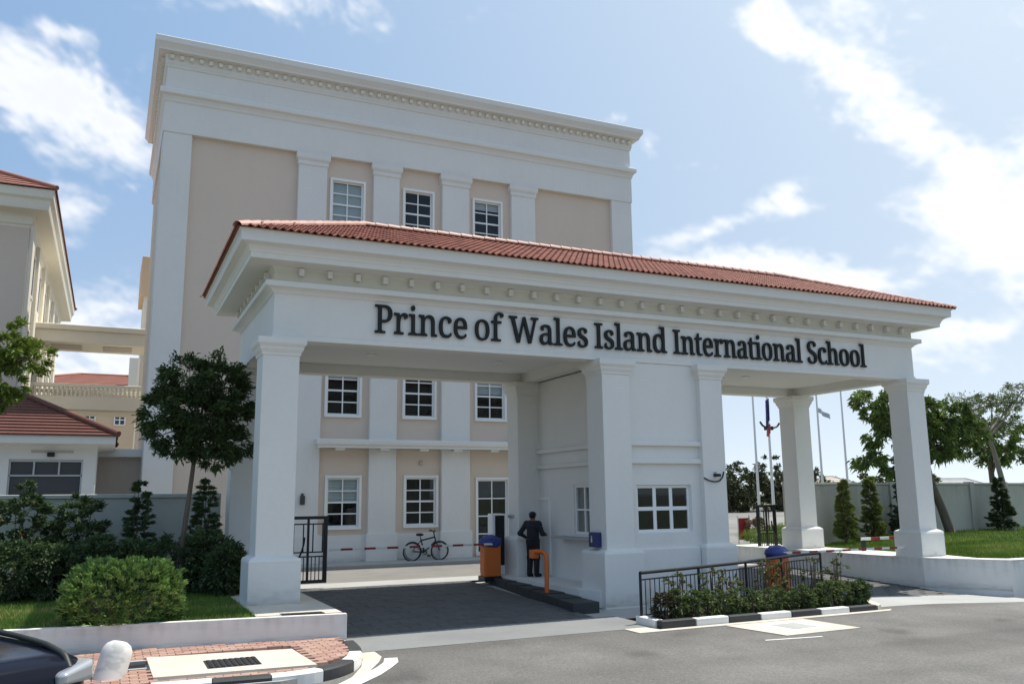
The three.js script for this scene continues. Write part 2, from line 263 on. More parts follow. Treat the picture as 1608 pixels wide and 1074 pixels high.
{ // dark slate pavers of the two drive lanes, laid in courses
  const drive = new THREE.Group(); drive.name = 'driveway'; drive.userData.kind = 'structure'; scene.add(drive);
  const rnd = mulberry(11), L = 0.50, W = 0.25, vars = [0, 1, 2].map((i) => { const g = new RoundedBoxGeometry(L - 0.009, 0.06, W - 0.009, 1, 0.005); return worldUV(g, i * 0.37, i * 0.61); });
  const lane = (x0, x1) => {
    let row = 0; for (let z = -4.72; z < 1.0; z += W, row++) for (let x = x0 - (row % 2) * L / 2; x < x1; x += L) {
      const a = Math.max(x, x0), b = Math.min(x + L, x1), cx = (a + b) / 2, cz = z + W / 2; if (b - a < 0.06) continue;
      const pv = piece(drive, 'paver', vars[Math.floor(rnd() * 3)], paverMats[Math.floor(rnd() * 4)], cx, gy(cx, cz) - 0.028 + rnd() * 0.005, cz, 0.0254 * 1 + (rnd() - 0.5) * 0.006, 0, (rnd() - 0.5) * 0.006); pv.scale.x = (b - a) / L;
    }
  };
  lane(1.05, 5.5); lane(9.55, 14.5);
}
// white arc painted on the road and the dished gully beside the left kerb
{
  const arc = []; const P = [[1.36, 3.02], [1.28, 3.32], [1.1, 3.62], [0.86, 3.98], [0.5, 4.4], [0, 4.8]], Q = [[1.19, 3.0], [1.10, 3.27], [0.94, 3.53], [0.70, 3.84], [0.34, 4.22], [-0.15, 4.6]];
  for (let i = 0; i + 1 < P.length; i++) arc.push([[Q[i][0], 0.006, Q[i][1]], [P[i][0], 0.006, P[i][1]], [P[i + 1][0], 0.006, P[i + 1][1]], [Q[i + 1][0], 0.006, Q[i + 1][1]]].reverse());
  const m = struct('road_marking', quads(arc), M.roadPaint);
  const gul = []; const a = [[0.98, 2.44], [0.93, 2.9], [0.78, 3.4], [0.52, 3.95], [0.1, 4.5]], b = [[1.22, 2.44], [1.2, 2.85], [1.06, 3.2], [0.8, 3.7], [0.35, 4.3]];
  for (let i = 0; i + 1 < a.length; i++) gul.push([[a[i][0], 0.003, a[i][1]], [a[i + 1][0], 0.003, a[i + 1][1]], [b[i + 1][0], 0.003, b[i + 1][1]], [b[i][0], 0.003, b[i][1]]]);
  struct('gully', quads(gul), M.slabCream);
  struct('road_marking', quads([[[6.4, 0.005, 4.27], [7.35, 0.005, 4.40], [7.36, 0.005, 4.345], [6.42, 0.005, 4.215]]]), M.roadPaint);
}
// ------------------------------------------------------------------ left pavement: bricks, slab, kerb, wall
{
  const pave = new THREE.Group(); pave.name = 'pavement'; pave.userData.kind = 'structure'; scene.add(pave);
  const kerbX = (z) => z < 2.6 ? 0.98 : z < 3.3 ? 0.98 - 0.22 * Math.pow((z - 2.6) / 0.7, 2) : z < 4.1 ? 0.76 - 0.62 * (z - 3.3) / 0.8 - 0.12 * Math.pow((z - 3.3) / 0.8, 2) : 0.02 - (z - 4.1) * 3;
  const wallZ = (x) => 1.78 + (x - 1) * 0.115;
  // bed under the bricks
  part(pave, 'bedding', slab([[-7, wallZ(-7)], [0.98, wallZ(0.98)], [0.9, 2.9], [0.72, 3.3], [0.1, 4.05], [-0.35, 4.22], [-7, 3.6]], -0.1, 0.085), M.concrete);
  const rnd = mulberry(5), L = 0.19, W = 0.095, geoms = [0, 1, 2].map((i) => worldUV(new RoundedBoxGeometry(L - 0.008, 0.06, W - 0.008, 1, 0.005), i * 0.2, i * 0.3));
  let row = 0;
  for (let z = 1.5; z < 4.3; z += W, row++) for (let x = -3.0 - (row % 2) * L / 2; x < 1; x += L) {
    const cx = x + L / 2, cz = z + W / 2; if (cz < wallZ(cx) + 0.06 || cx > kerbX(cz) - 0.17 || cz > 4.12 + cx * 0.12) continue;
    if (cx > -1.66 && cx < 0.2 && cz > 2.2 && cz < 3.74) continue;         // the cream slab lies here
    if (cx > -1.95 && cx < -1.55 && cz > 2.42 && cz < 3.0) continue;       // the drain opening
    piece(pave, 'brick', geoms[Math.floor(rnd() * 3)], brickMats[Math.floor(rnd() * 5)], cx, 0.098 + rnd() * 0.005, cz, (rnd() - 0.5) * 0.02, (rnd() - 0.5) * 0.03, (rnd() - 0.5) * 0.02);
  }
  const cover = thing('drain_slab', 'cream concrete drain slab with black iron grate on the left brick pavement', 'drain cover', [-0.7, 0.13, 3]);
  part(cover, 'slab', [slab([[-1.64, 2.24], [0.10, 2.48], [0.16, 3.72], [-1.62, 3.62]], 0.09, 0.137)], M.slabCream);
  const gr = [box(-1.03, -0.42, 0.132, 0.142, 2.85, 3.40, 0.003)]; part(cover, 'grate', gr, M.dark);
  for (let i = 0; i < 9; i++) part(cover, 'bar', box(-1.0 + i * 0.066, -0.965 + i * 0.066, 0.141, 0.15, 2.88, 3.37, 0), M.grate);
  const hole = thing('drain_opening', 'dark open drain gap between leaning white bollard and cream slab', 'drain', [-1.75, 0.1, 2.7]);
  for (const z of [2.40, 2.94]) part(hole, 'edge', box(-1.97, -1.66, 0.08, 0.135, z, z + 0.06, 0.004), M.concrete); part(hole, 'pit', box(-1.96, -1.66, 0.06, 0.092, 2.44, 2.96, 0), std({ color: new THREE.Color(0.006, 0.006, 0.006), roughness: 1 }));
  const boll = thing('bollard', 'stout white concrete bollard leaning to the right beside the dark car', 'bollard', [-1.97, 0.05, 3.35]);
  const bp = []; for (let i = 0; i <= 12; i++) { const t = i / 12; bp.push(new THREE.Vector2(i < 8 ? 0.165 : 0.165 * Math.cos((i - 8) / 4 * Math.PI / 2) ** 0.7, 0.0 + (i < 8 ? t * 0.56 : 0.37 + Math.sin((i - 8) / 4 * Math.PI / 2) * 0.14))); }
  const bl = piece(boll, 'shaft', new THREE.LatheGeometry(bp, 28), M.pipe, -2.09, 0.02, 3.38, -0.30, 0, -0.24);
  // kerb of painted blocks, straight then curving to the drive
  const kerb = new THREE.Group(); kerb.name = numbered('kerb'); kerb.userData.kind = 'structure'; scene.add(kerb);
  const path = []; for (let x = -6; x <= -0.5; x += 0.05) path.push([x, 4.2 + x * 0.075]);
  for (let a = 0; a <= 1; a += 0.02) { const t = a, p0 = [-0.5, 4.16], p1 = [0.75, 4.25], p2 = [0.98, 2.95], p3 = [1.0, 2.15]; const m = (i) => (1 - t) ** 3 * p0[i] + 3 * (1 - t) ** 2 * t * p1[i] + 3 * (1 - t) * t * t * p2[i] + t ** 3 * p3[i]; path.push([m(0), m(1)]); }
  let len = 0; const acc = path.map((p, i) => i ? (len += Math.hypot(p[0] - path[i - 1][0], p[1] - path[i - 1][1])) : 0);
  const at = (s) => { let i = 1; while (i < path.length - 1 && acc[i] < s) i++; const f = (s - acc[i - 1]) / (acc[i] - acc[i - 1]), a = path[i - 1], b = path[i], tx = b[0] - a[0], tz = b[1] - a[1], l = Math.hypot(tx, tz); return [a[0] + tx * f, a[1] + tz * f, -tz / l, tx / l]; };
  const cuts = [0]; while (cuts[cuts.length - 1] < len - 0.3) cuts.push(Math.min(len, cuts[cuts.length - 1] + 0.62)); cuts[cuts.length - 1] = len;
  for (let c = 0; c + 1 < cuts.length; c++) {
    const q = [], n = 5, sec = [[0, -0.05], [0.012, 0.12], [0.03, 0.142], [-0.0, 0]];
    const ring = (s) => { const [x, z, nx, nz] = at(s); return [[x, -0.05, z], [x - nx * 0.012 * -1 * 0 , 0.118, z], [x - nx * 0.02, 0.138, z - nz * 0.02], [x - nx * 0.16, 0.138, z - nz * 0.16], [x - nx * 0.16, -0.05, z - nz * 0.16]]; };
    const s0 = cuts[c] + 0.006, s1 = cuts[c + 1] - 0.006, rs = []; for (let i = 0; i <= n; i++) rs.push(ring(s0 + (s1 - s0) * i / n));
    for (let i = 0; i < n; i++) for (let k = 0; k + 1 < 5; k++) q.push([rs[i][k], rs[i + 1][k], rs[i + 1][k + 1], rs[i][k + 1]]);
    q.push([rs[0][0], rs[0][1], rs[0][3], rs[0][4]], [rs[n][0], rs[n][1], rs[n][3], rs[n][4]]);
    part(kerb, 'kerb_block', quads(q), c % 2 ? M.paintW : M.paintK);
  }
}
// ------------------------------------------------------------------ raised beds either side
const leftPlat = thing('retaining_wall', 'low white retaining wall of the left lawn with black grate on its end', 'wall', [-2, 0.1, 1.6]);
part(leftPlat, 'wall', [slab([[-9, 0.42], [1.0, 1.68 + 0.1], [1.0, 1.56 + 0.1], [-9, 0.28]], 0.0, 0.437)], M.white);
part(leftPlat, 'end_slab', [slab([[-0.2, 1.40], [0.99, 1.55], [0.99, -5.2], [-0.2, -5.2]], 0.0, 0.434)], M.slabCream);
part(leftPlat, 'grate', [slab([[0.14, 1.30], [0.72, 1.36], [0.74, 1.52], [0.15, 1.46]], 0.42, 0.441)], M.grate);
stain(leftPlat, [-9, 0.424], [0.99, 1.783], 0.10, 0.432); stain(leftPlat, [-9, 0.426], [0.99, 1.785], 0.08, 0.26, M.splash);
const rightPlat = thing('retaining_wall', 'long low white retaining wall along the right lane under the far column', 'wall', [15, 0, 0]);
const inner = [[14.2, -6.2], [14.28, -3.6], [14.36, -1.2], [14.52, 0.16], [15.42, 1.62]];
part(rightPlat, 'wall', [slab([...inner, [26, 1.75], [26, 1.45], [15.72, 1.35], [15.35, 0.9], [15.6, -0.2], [15.6, -6.2]], -0.45, 0.586)], M.white);
part(rightPlat, 'coping', [slab([...inner.map(([x, z]) => [x - 0.012, z + 0.01]), [26, 1.765], [26, 1.44], [15.72, 1.34], [15.36, 0.9], [15.61, -0.2], [15.61, -6.2]], 0.586, 0.6)], M.paintW);

for (let i = 0; i + 1 < inner.length; i++) { const d = 0.004, A = inner[i], B = inner[i + 1]; stain(rightPlat, [A[0] - d, A[1] + d], [B[0] - d, B[1] + d], 0.05, 0.58); stain(rightPlat, [A[0] - 2 * d, A[1] + d], [B[0] - 2 * d, B[1] + d], -0.05, 0.2, M.splash); }
stain(rightPlat, [15.43, 1.625], [26, 1.755], 0.0, 0.58);
// lawns
const mound = (x, z) => 0.56 + 0.12 * sstep(16, 22, x) + 0.16 * fbm(x * 0.35, z * 0.35, 3, 2) * sstep(15.6, 19, x);
const lawnL = (x, z) => 0.415 + 0.02 * fbm(x * 2, z * 2, 1, 2);
struct('lawn', grid(15.4, 60, -10.5, 1.5, 110, 60, (x, z) => mound(x, z) - 0.03 - (x < 15.7 ? 0.1 : 0) - 0.75 * sstep(-7.5, -10.3, z) * sstep(24, 20, x), null), M.grassBase);
{ const g = grid(-12, -0.19, -4.4, 1.7, 60, 40, (x, z) => lawnL(x, z) - 0.01, null), p = g.attributes.position; for (let i = 0; i < p.count; i++) { const lim = 1.55 + (p.getX(i) - 1) * 0.13; if (p.getZ(i) > lim) p.setZ(i, lim); } struct('lawn', g, M.grassBase); }
function grassBlades(n, seed, place, h, w, base, dry) {
  const rnd = mulberry(seed), pos = new Float32Array(n * 9), col = new Float32Array(n * 9), nor = new Float32Array(n * 9); let k = 0;
  for (let i = 0; i < n; i++) {
    const p = place(rnd); if (!p) continue; const [x, y, z] = p, a = rnd() * 6.283, hh = h * (0.5 + rnd()), ww = w * (0.6 + 0.8 * rnd()), lx = (rnd() - 0.5) * hh * 1.1, lz = (rnd() - 0.5) * hh * 1.1, dx = Math.cos(a) * ww, dz = Math.sin(a) * ww;
    pos.set([x - dx, y, z - dz, x + dx, y, z + dz, x + lx, y + hh, z + lz], k); const pn = fbm(x * 1.1, z * 1.1, 6, 3), t = (0.75 + 0.5 * rnd()) * (0.55 + 0.9 * pn), d = rnd() < 0.06 + 0.5 * sstep(0.55, 0.75, pn) ? 1 : 0, c = [(base[0] + (dry[0] - base[0]) * d) * t, (base[1] + (dry[1] - base[1]) * d) * t, (base[2] + (dry[2] - base[2]) * d) * t];
    for (let j = 0; j < 3; j++) { col.set(c, k + j * 3); nor.set([dz * 3, 0.9, -dx * 3], k + j * 3); } k += 9;
  }
  const g = new THREE.BufferGeometry(); g.setAttribute('position', new THREE.BufferAttribute(pos.subarray(0, k), 3)); g.setAttribute('color', new THREE.BufferAttribute(col.subarray(0, k), 3)); g.computeVertexNormals(); return g;
}
stuff('grass', grassBlades(60000, 21, (r) => { const x = -5 + r() * 4.8, z = -2.5 + r() * 4.1; return z > 1.53 + (x - 1) * 0.13 ? null : [x, lawnL(x, z) - 0.015, z]; }, 0.05, 0.006, [0.13, 0.22, 0.035], [0.26, 0.24, 0.08]), M.blade).userData.label = 'short green grass of the left lawn behind the low white wall';
stuff('grass', grassBlades(90000, 22, (r) => { const t = r(), x = 15.5 + t * t * 14 + r() * 2, z = 1.3 - r() * (6 + t * 14); return (x < 15.75) ? null : [x, mound(x, z) - 0.03, z]; }, 0.07, 0.010, [0.15, 0.24, 0.035], [0.27, 0.26, 0.08]), M.blade).userData.label = 'bright green grass of the right lawn in front of the long wall';

// ------------------------------------------------------------------ gatehouse
const HC = 4.4, HB = 4.675;
const gate = thing('gatehouse', 'white two-lane entrance gatehouse with red tiled hip roof and guard booth in its middle', 'gatehouse', [7.6, 0, -2.15]);
function column(x, w, zf, y0, yb, base = 0.1) {
  const d = w, c = part(gate, 'column', [box(x, x + w, y0, HC + 0.02, zf - d, zf, 0.014)], M.white);
  part(c, 'plinth', [box(x - base, x + w + base, y0 - (y0 > 0.5 ? 0.02 : 0.3), yb - 0.06, zf - d - base, zf + base, 0.015), band(x, x + w, zf - d, zf, [[base, yb - 0.065], [base * 0.85, yb - 0.02], [0.012, yb + 0.02], [0, yb + 0.02]])], M.white);
  stain(c, [x - base, zf + base + 0.004], [x + w + base, zf + base + 0.004], Math.max(y0, 0.02), Math.max(y0, 0) + 0.45, M.splash);
  part(c, 'capital', [band(x, x + w, zf - d, zf, [[0.0, HC - 0.02], [0.018, HC], [0.018, HC + 0.03], [0.05, HC + 0.085], [0.055, HC + 0.1], [0.055, HC + 0.125], [0.085, HC + 0.165], [0.095, HC + 0.18], [0.095, HB + 0.004], [-0.1, HB + 0.004]])], M.white);
  return c;
}
column(-0.04, 0.60, 0, 0.43, 1.14, 0.11); column(6.39, 0.63, 0, 0, 1.03, 0.13); column(8.71, 0.57, 0, 0, 1.06); column(14.70, 0.56, 0, 0.55, 1.18);
column(0, 0.58, -3.74, 0.43, 1.14); column(6.33, 0.57, -3.74, 0.1, 1.14); column(8.71, 0.57, -3.74, 0.1, 1.14); column(14.68, 0.57, -3.74, 0.55, 1.14);
const EX0 = 0.13, EX1 = 15.13, EZ0 = -4.18, EZ1 = -0.13, FT = 5.467;
{ // beams: outer faces, undersides and inner faces of the ring, plus the two cross beams
  const bw = 0.32, hx = [EX0 + bw, EX1 - bw], hz = [EZ0 + bw, EZ1 - bw], y = HB, top = 4.88;
  part(gate, 'architrave', [band(EX0, EX1, EZ0, EZ1, [[-0.0, FT], [0, HB + 0.09], [0.022, HB + 0.078], [0.022, HB]]), quads([
    [[EX0 - 0.022, y, EZ1 + 0.022], [hx[0], y, hz[1]], [hx[1], y, hz[1]], [EX1 + 0.022, y, EZ1 + 0.022]], [[EX1 + 0.022, y, EZ1 + 0.022], [hx[1], y, hz[1]], [hx[1], y, hz[0]], [EX1 + 0.022, y, EZ0 - 0.022]],
    [[EX1 + 0.022, y, EZ0 - 0.022], [hx[1], y, hz[0]], [hx[0], y, hz[0]], [EX0 - 0.022, y, EZ0 - 0.022]], [[EX0 - 0.022, y, EZ0 - 0.022], [hx[0], y, hz[0]], [hx[0], y, hz[1]], [EX0 - 0.022, y, EZ1 + 0.022]]]), band(hx[0], hx[1], hz[0], hz[1], [[0, HB], [0, top + 0.02]])], M.white);
  part(gate, 'ceiling', box(EX0 + 0.05, EX1 - 0.05, top, top + 0.1, EZ0 + 0.05, EZ1 - 0.05, 0), M.ceiling);
  for (const x of [6.48, 8.83]) part(gate, 'cross_beam', box(x, x + 0.34, HB + 0.006, top + 0.03, hz[0] - 0.02, hz[1] + 0.02, 0.008), M.white);
  for (const [lx, lz] of [[5.15, -2.2], [2.4, -2.2], [11.8, -2.2]]) { const g = new THREE.CylinderGeometry(0.09, 0.1, 0.035, 20); piece(gate, 'ceiling_lamp', g, M.frame, lx, top - 0.016, lz); }
}
part(gate, 'lower_moulding', band(EX0, EX1, EZ0, EZ1, [[0, FT - 0.012], [0.014, FT], [0.03, FT + 0.012], [0.05, FT + 0.04], [0.09, FT + 0.068], [0.115, FT + 0.078], [0.16, FT + 0.086], [0.168, FT + 0.09], [0.168, FT + 0.178], [0.158, FT + 0.184], [0.02, FT + 0.196]]), M.white);
part(gate, 'frieze', band(EX0, EX1, EZ0, EZ1, [[0.012, FT + 0.19], [0.012, 5.92]]), M.soffit);
part(gate, 'cornice', band(EX0, EX1, EZ0, EZ1, [[0.01, 5.865], [0.05, 5.905], [0.06, 5.915], [0.46, 5.92], [0.47, 5.92], [0.475, 6.0], [0.49, 6.015], [0.50, 6.05], [0.54, 6.105], [0.61, 6.135], [0.64, 6.14], [0.655, 6.15], [0.66, 6.30], [0.69, 6.315], [0.69, 6.345], [0.5, 6.36], [0, 6.5]]), M.white);
{
  const d = new RoundedBoxGeometry(0.085, 0.13, 0.11, 1, 0.008); worldUV(d);
  for (let x = 0.55; x < 14.9; x += 0.49) { piece(gate, 'dentil', d, M.white, x, 5.838, EZ1 + 0.07); piece(gate, 'dentil', d, M.white, x, 5.842, EZ0 - 0.065); }
  for (let z = -0.55; z > -4; z -= 0.49) for (const x of [EX0 - 0.065, EX1 + 0.065]) piece(gate, 'dentil', d, M.white, x, 5.842, z, 0, Math.PI / 2);
}
// hip roof of clay tiles
{
  const o = 0.73, y0 = 6.34, y1 = 7.46, xa = EX0 - o, xb = EX1 + o, za = EZ0 - o, zb = EZ1 + o, zm = (za + zb) / 2, half = (zb - za) / 2, ra = xa + half, rb = xb - half;
  const roof = part(gate, 'roof', quads([[[xa, y0, zb], [xb, y0, zb], [rb, y1, zm], [ra, y1, zm]], [[xb, y0, za], [xa, y0, za], [ra, y1, zm], [rb, y1, zm]], [[xa, y0, za], [xa, y0, zb], [ra, y1, zm], [ra, y1, zm]], [[xb, y0, zb], [xb, y0, za], [rb, y1, zm], [rb, y1, zm]], [[xa, y0, za], [xb, y0, za], [xb, y0, zb], [xa, y0, zb]]]), terracotta[3]);
  // one tile: a pan and a roll, thickness shown at its lower lip; x across, y up from the slope, z down the slope
  const tile = (w, L, v) => {
    const n = 7, q = [], prof = (t) => t < 0.42 ? -0.012 * Math.sin(t / 0.42 * Math.PI) : 0.027 * Math.sin((t - 0.42) / 0.58 * Math.PI);
    for (let i = 0; i < n; i++) { const a = i / n, b = (i + 1) / n, xA = (a - 0.5) * w, xB = (b - 0.5) * w, ya = prof(a) + 0.03, yb = prof(b) + 0.03; q.push([[xA, ya - 0.024, -L / 2], [xA, ya, L / 2], [xB, yb, L / 2], [xB, yb - 0.024, -L / 2]]); q.push([[xA, ya, L / 2], [xA, ya - 0.02, L / 2], [xB, yb - 0.02, L / 2], [xB, yb, L / 2]]); }
    const g = quads(q), uv = g.attributes.uv, p = g.attributes.position; for (let i = 0; i < uv.count; i++) uv.setXY(i, p.getX(i) + v * 0.31, p.getZ(i) + v * 0.17); return g;
  };
  const w = 0.128, exp = 0.225, L = exp + 0.05, V = [0, 1, 2, 3].map((v) => tile(w, L, v)), rnd = mulberry(77);
  const slope = Math.atan2(y1 - y0, half), len = Math.hypot(half, y1 - y0), rows = Math.round(len / exp), spots = [];
  const lay = (dirX, dirZ, cx, cz, halfW) => { // slope falling towards (dirX,dirZ)
    for (let r = 0; r < rows; r++) { const s = (r + 0.5) / rows, reach = halfW - half * (s), n = Math.floor((reach) / w); for (let i = -n; i <= n; i++) { const t = i * w, h = half * (1 - s); spots.push({ x: cx + dirX * h + dirZ * t, y: y0 + (y1 - y0) * s, z: cz + dirZ * h + dirX * t, ry: Math.atan2(dirX, dirZ), v: Math.floor(rnd() * 4), m: Math.floor(rnd() * 5), j: (rnd() - 0.5) * 0.02, front: dirZ > 0 }); } }
  };
  lay(0, 1, (xa + xb) / 2, zm, (xb - xa) / 2); lay(0, -1, (xa + xb) / 2, zm, (xb - xa) / 2); lay(-1, 0, xa + half, zm, half); lay(1, 0, xb - half, zm, half);
  const cam = new THREE.Vector3(-2.2, 2.05, 14.3); spots.sort((a, b) => (b.front - a.front) || ((a.x - cam.x) ** 2 + (a.z - cam.z) ** 2 - (b.x - cam.x) ** 2 - (b.z - cam.z) ** 2));
  const rest = [[], [], [], [], []], e = new THREE.Euler();
  spots.forEach((s, i) => {
    e.set(slope + s.j * 0.5, s.ry, s.j, 'YXZ');
    if (i < 300) { const m = piece(roof, 'roof_tile', V[s.v], terracotta[s.m], s.x, s.y, s.z); m.rotation.copy(e); } else { const g = V[s.v].clone(); g.applyMatrix4(new THREE.Matrix4().compose(new THREE.Vector3(s.x, s.y, s.z), new THREE.Quaternion().setFromEuler(e), new THREE.Vector3(1, 1, 1))); rest[s.m].push(g); }
  });
  const v = origin(roof); rest.forEach((l, i) => { const g = mergeGeometries(l); g.translate(-v.x, -v.y, -v.z); stuff('roof_tiles', g, terracotta[i], roof); });
  // round ridge and hip caps, each overlapping the one below
  const capP = []; for (let i = 0; i <= 8; i++) { const a = i / 8 * Math.PI; capP.push([Math.cos(a), Math.sin(a)]); }
  const cap = (() => { const q = [], LL = 0.30; for (let i = 0; i < 8; i++) { const [ax, ay] = capP[i], [bx, by] = capP[i + 1], r0 = 0.088, r1 = 0.104; q.push([[ax * r0, ay * r0 * 0.9, -LL / 2], [ax * r1, ay * r1 * 0.9, LL / 2], [bx * r1, by * r1 * 0.9, LL / 2], [bx * r0, by * r0 * 0.9, -LL / 2]].reverse(), [[ax * r1, ay * r1 * 0.9, LL / 2], [ax * 0.085, ay * 0.078, LL / 2], [bx * 0.085, by * 0.078, LL / 2], [bx * r1, by * r1 * 0.9, LL / 2]].reverse()); } return quads(q); })();
  const run = (A, B) => { const d = new THREE.Vector3().subVectors(B, A), n = Math.round(d.length() / 0.265), dir = d.clone().normalize(), base = new THREE.Object3D(); for (let i = 0; i < n; i++) { const p = A.clone().addScaledVector(d, (i + 0.5) / n); const m = piece(roof, 'ridge_tile', cap, ridgeMats[Math.floor(rnd() * 3)], p.x, p.y, p.z); base.position.set(0, 0, 0); base.lookAt(dir.clone().negate()); m.quaternion.copy(base.quaternion); m.position.y += 0.008; } };
  run(new THREE.Vector3(ra, y1 + 0.03, zm), new THREE.Vector3(rb, y1 + 0.03, zm));
  for (const [x, z, r] of [[xa, zb, ra], [xb, zb, rb], [xa, za, ra], [xb, za, rb]]) run(new THREE.Vector3(r, y1 + 0.03, zm), new THREE.Vector3(x, y0 - 0.015, z));
}
// a window: casing proud of the wall, sash bars, one pane per light, a dark room behind
function win(parent, x0, x1, y0, y1, z, cols, rows, o = {}) {
  const g = sub(parent, o.name ?? 'window', (x0 + x1) / 2, y0, z), cas = o.casing ?? 0.075, dep = o.depth ?? 0.05, rec = o.recess ?? 0.05, bars = [], bw = o.bar ?? 0.036;
  bars.push(box(x0, x1, y1 - cas, y1, z - rec - 0.05, z + dep, 0.006), box(x0, x1, y0, y0 + cas, z - rec - 0.05, z + dep + 0.012, 0.006), box(x0, x0 + cas, y0 + cas, y1 - cas, z - rec - 0.05, z + dep - 0.002, 0.006), box(x1 - cas, x1, y0 + cas, y1 - cas, z - rec - 0.05, z + dep - 0.002, 0.006));
  const X0 = x0 + cas, X1 = x1 - cas, Y0 = y0 + cas, Y1 = y1 - cas, sw = o.sash ?? 0.045;
  bars.push(box(X0, X1, Y1 - sw, Y1 - 0.0005, z - rec - 0.03, z - rec + 0.012, 0.004), box(X0, X1, Y0 + 0.0005, Y0 + sw, z - rec - 0.03, z - rec + 0.012, 0.004), box(X0 + 0.0005, X0 + sw, Y0 + sw, Y1 - sw, z - rec - 0.03, z - rec + 0.01, 0.004), box(X1 - sw, X1 - 0.0005, Y0 + sw, Y1 - sw, z - rec - 0.03, z - rec + 0.01, 0.004));
  const gx0 = X0 + sw, gx1 = X1 - sw, gy0 = Y0 + sw, gy1 = Y1 - sw, cw = (gx1 - gx0) / cols, rh = (gy1 - gy0) / rows;
  for (let i = 1; i < cols; i++) bars.push(box(gx0 + cw * i - bw / 2, gx0 + cw * i + bw / 2, gy0, gy1, z - rec - 0.02, z - rec + 0.004, 0.003));
  for (let j = 1; j < rows; j++) { const t = (o.mid && j === Math.floor(rows / 2)) ? 0.055 : bw; bars.push(box(gx0, gx1, gy0 + rh * j - t / 2, gy0 + rh * j + t / 2, z - rec - 0.022, z - rec + 0.006, 0.003)); }
  part(g, 'frame', bars, o.mat ?? M.frame);
  for (let i = 0; i < cols; i++) for (let j = 0; j < rows; j++) part(g, 'pane', box(gx0 + cw * i + 0.001, gx0 + cw * (i + 1) - 0.001, gy0 + rh * j + 0.001, gy0 + rh * (j + 1) - 0.001, z - rec - 0.012, z - rec - 0.008, 0), M.glass);
  if (o.blind) { const b = [], s0 = gy1 - (gy1 - gy0) * o.blind; for (let y = s0; y < gy1; y += 0.045) b.push(box(gx0 - 0.03, gx1 + 0.03, y, y + 0.04, z - rec - 0.075, z - rec - 0.062, 0)); part(g, 'blind', b, M.blind); }
  const bz = z - (o.room ?? 0.55); part(g, 'room', quads([[[X0, Y0, bz], [X1, Y0, bz], [X1, Y1, bz], [X0, Y1, bz]], [[X0, Y0, z - rec - 0.09], [X0, Y0, bz], [X0, Y1, bz], [X0, Y1, z - rec - 0.09]], [[X1, Y0, z - rec - 0.09], [X1, Y0, bz], [X1, Y1, bz], [X1, Y1, z - rec - 0.09]], [[X0, Y0, z - rec - 0.09], [X1, Y0, z - rec - 0.09], [X1, Y0, bz], [X0, Y0, bz]], [[X0, Y1, z - rec - 0.09], [X1, Y1, z - rec - 0.09], [X1, Y1, bz], [X0, Y1, bz]]]), M.interior);
  return g;
}
const holeOf = (x0, x1, y0, y1) => [x0 + 0.02, x1 - 0.02, y0 + 0.02, y1 - 0.02];
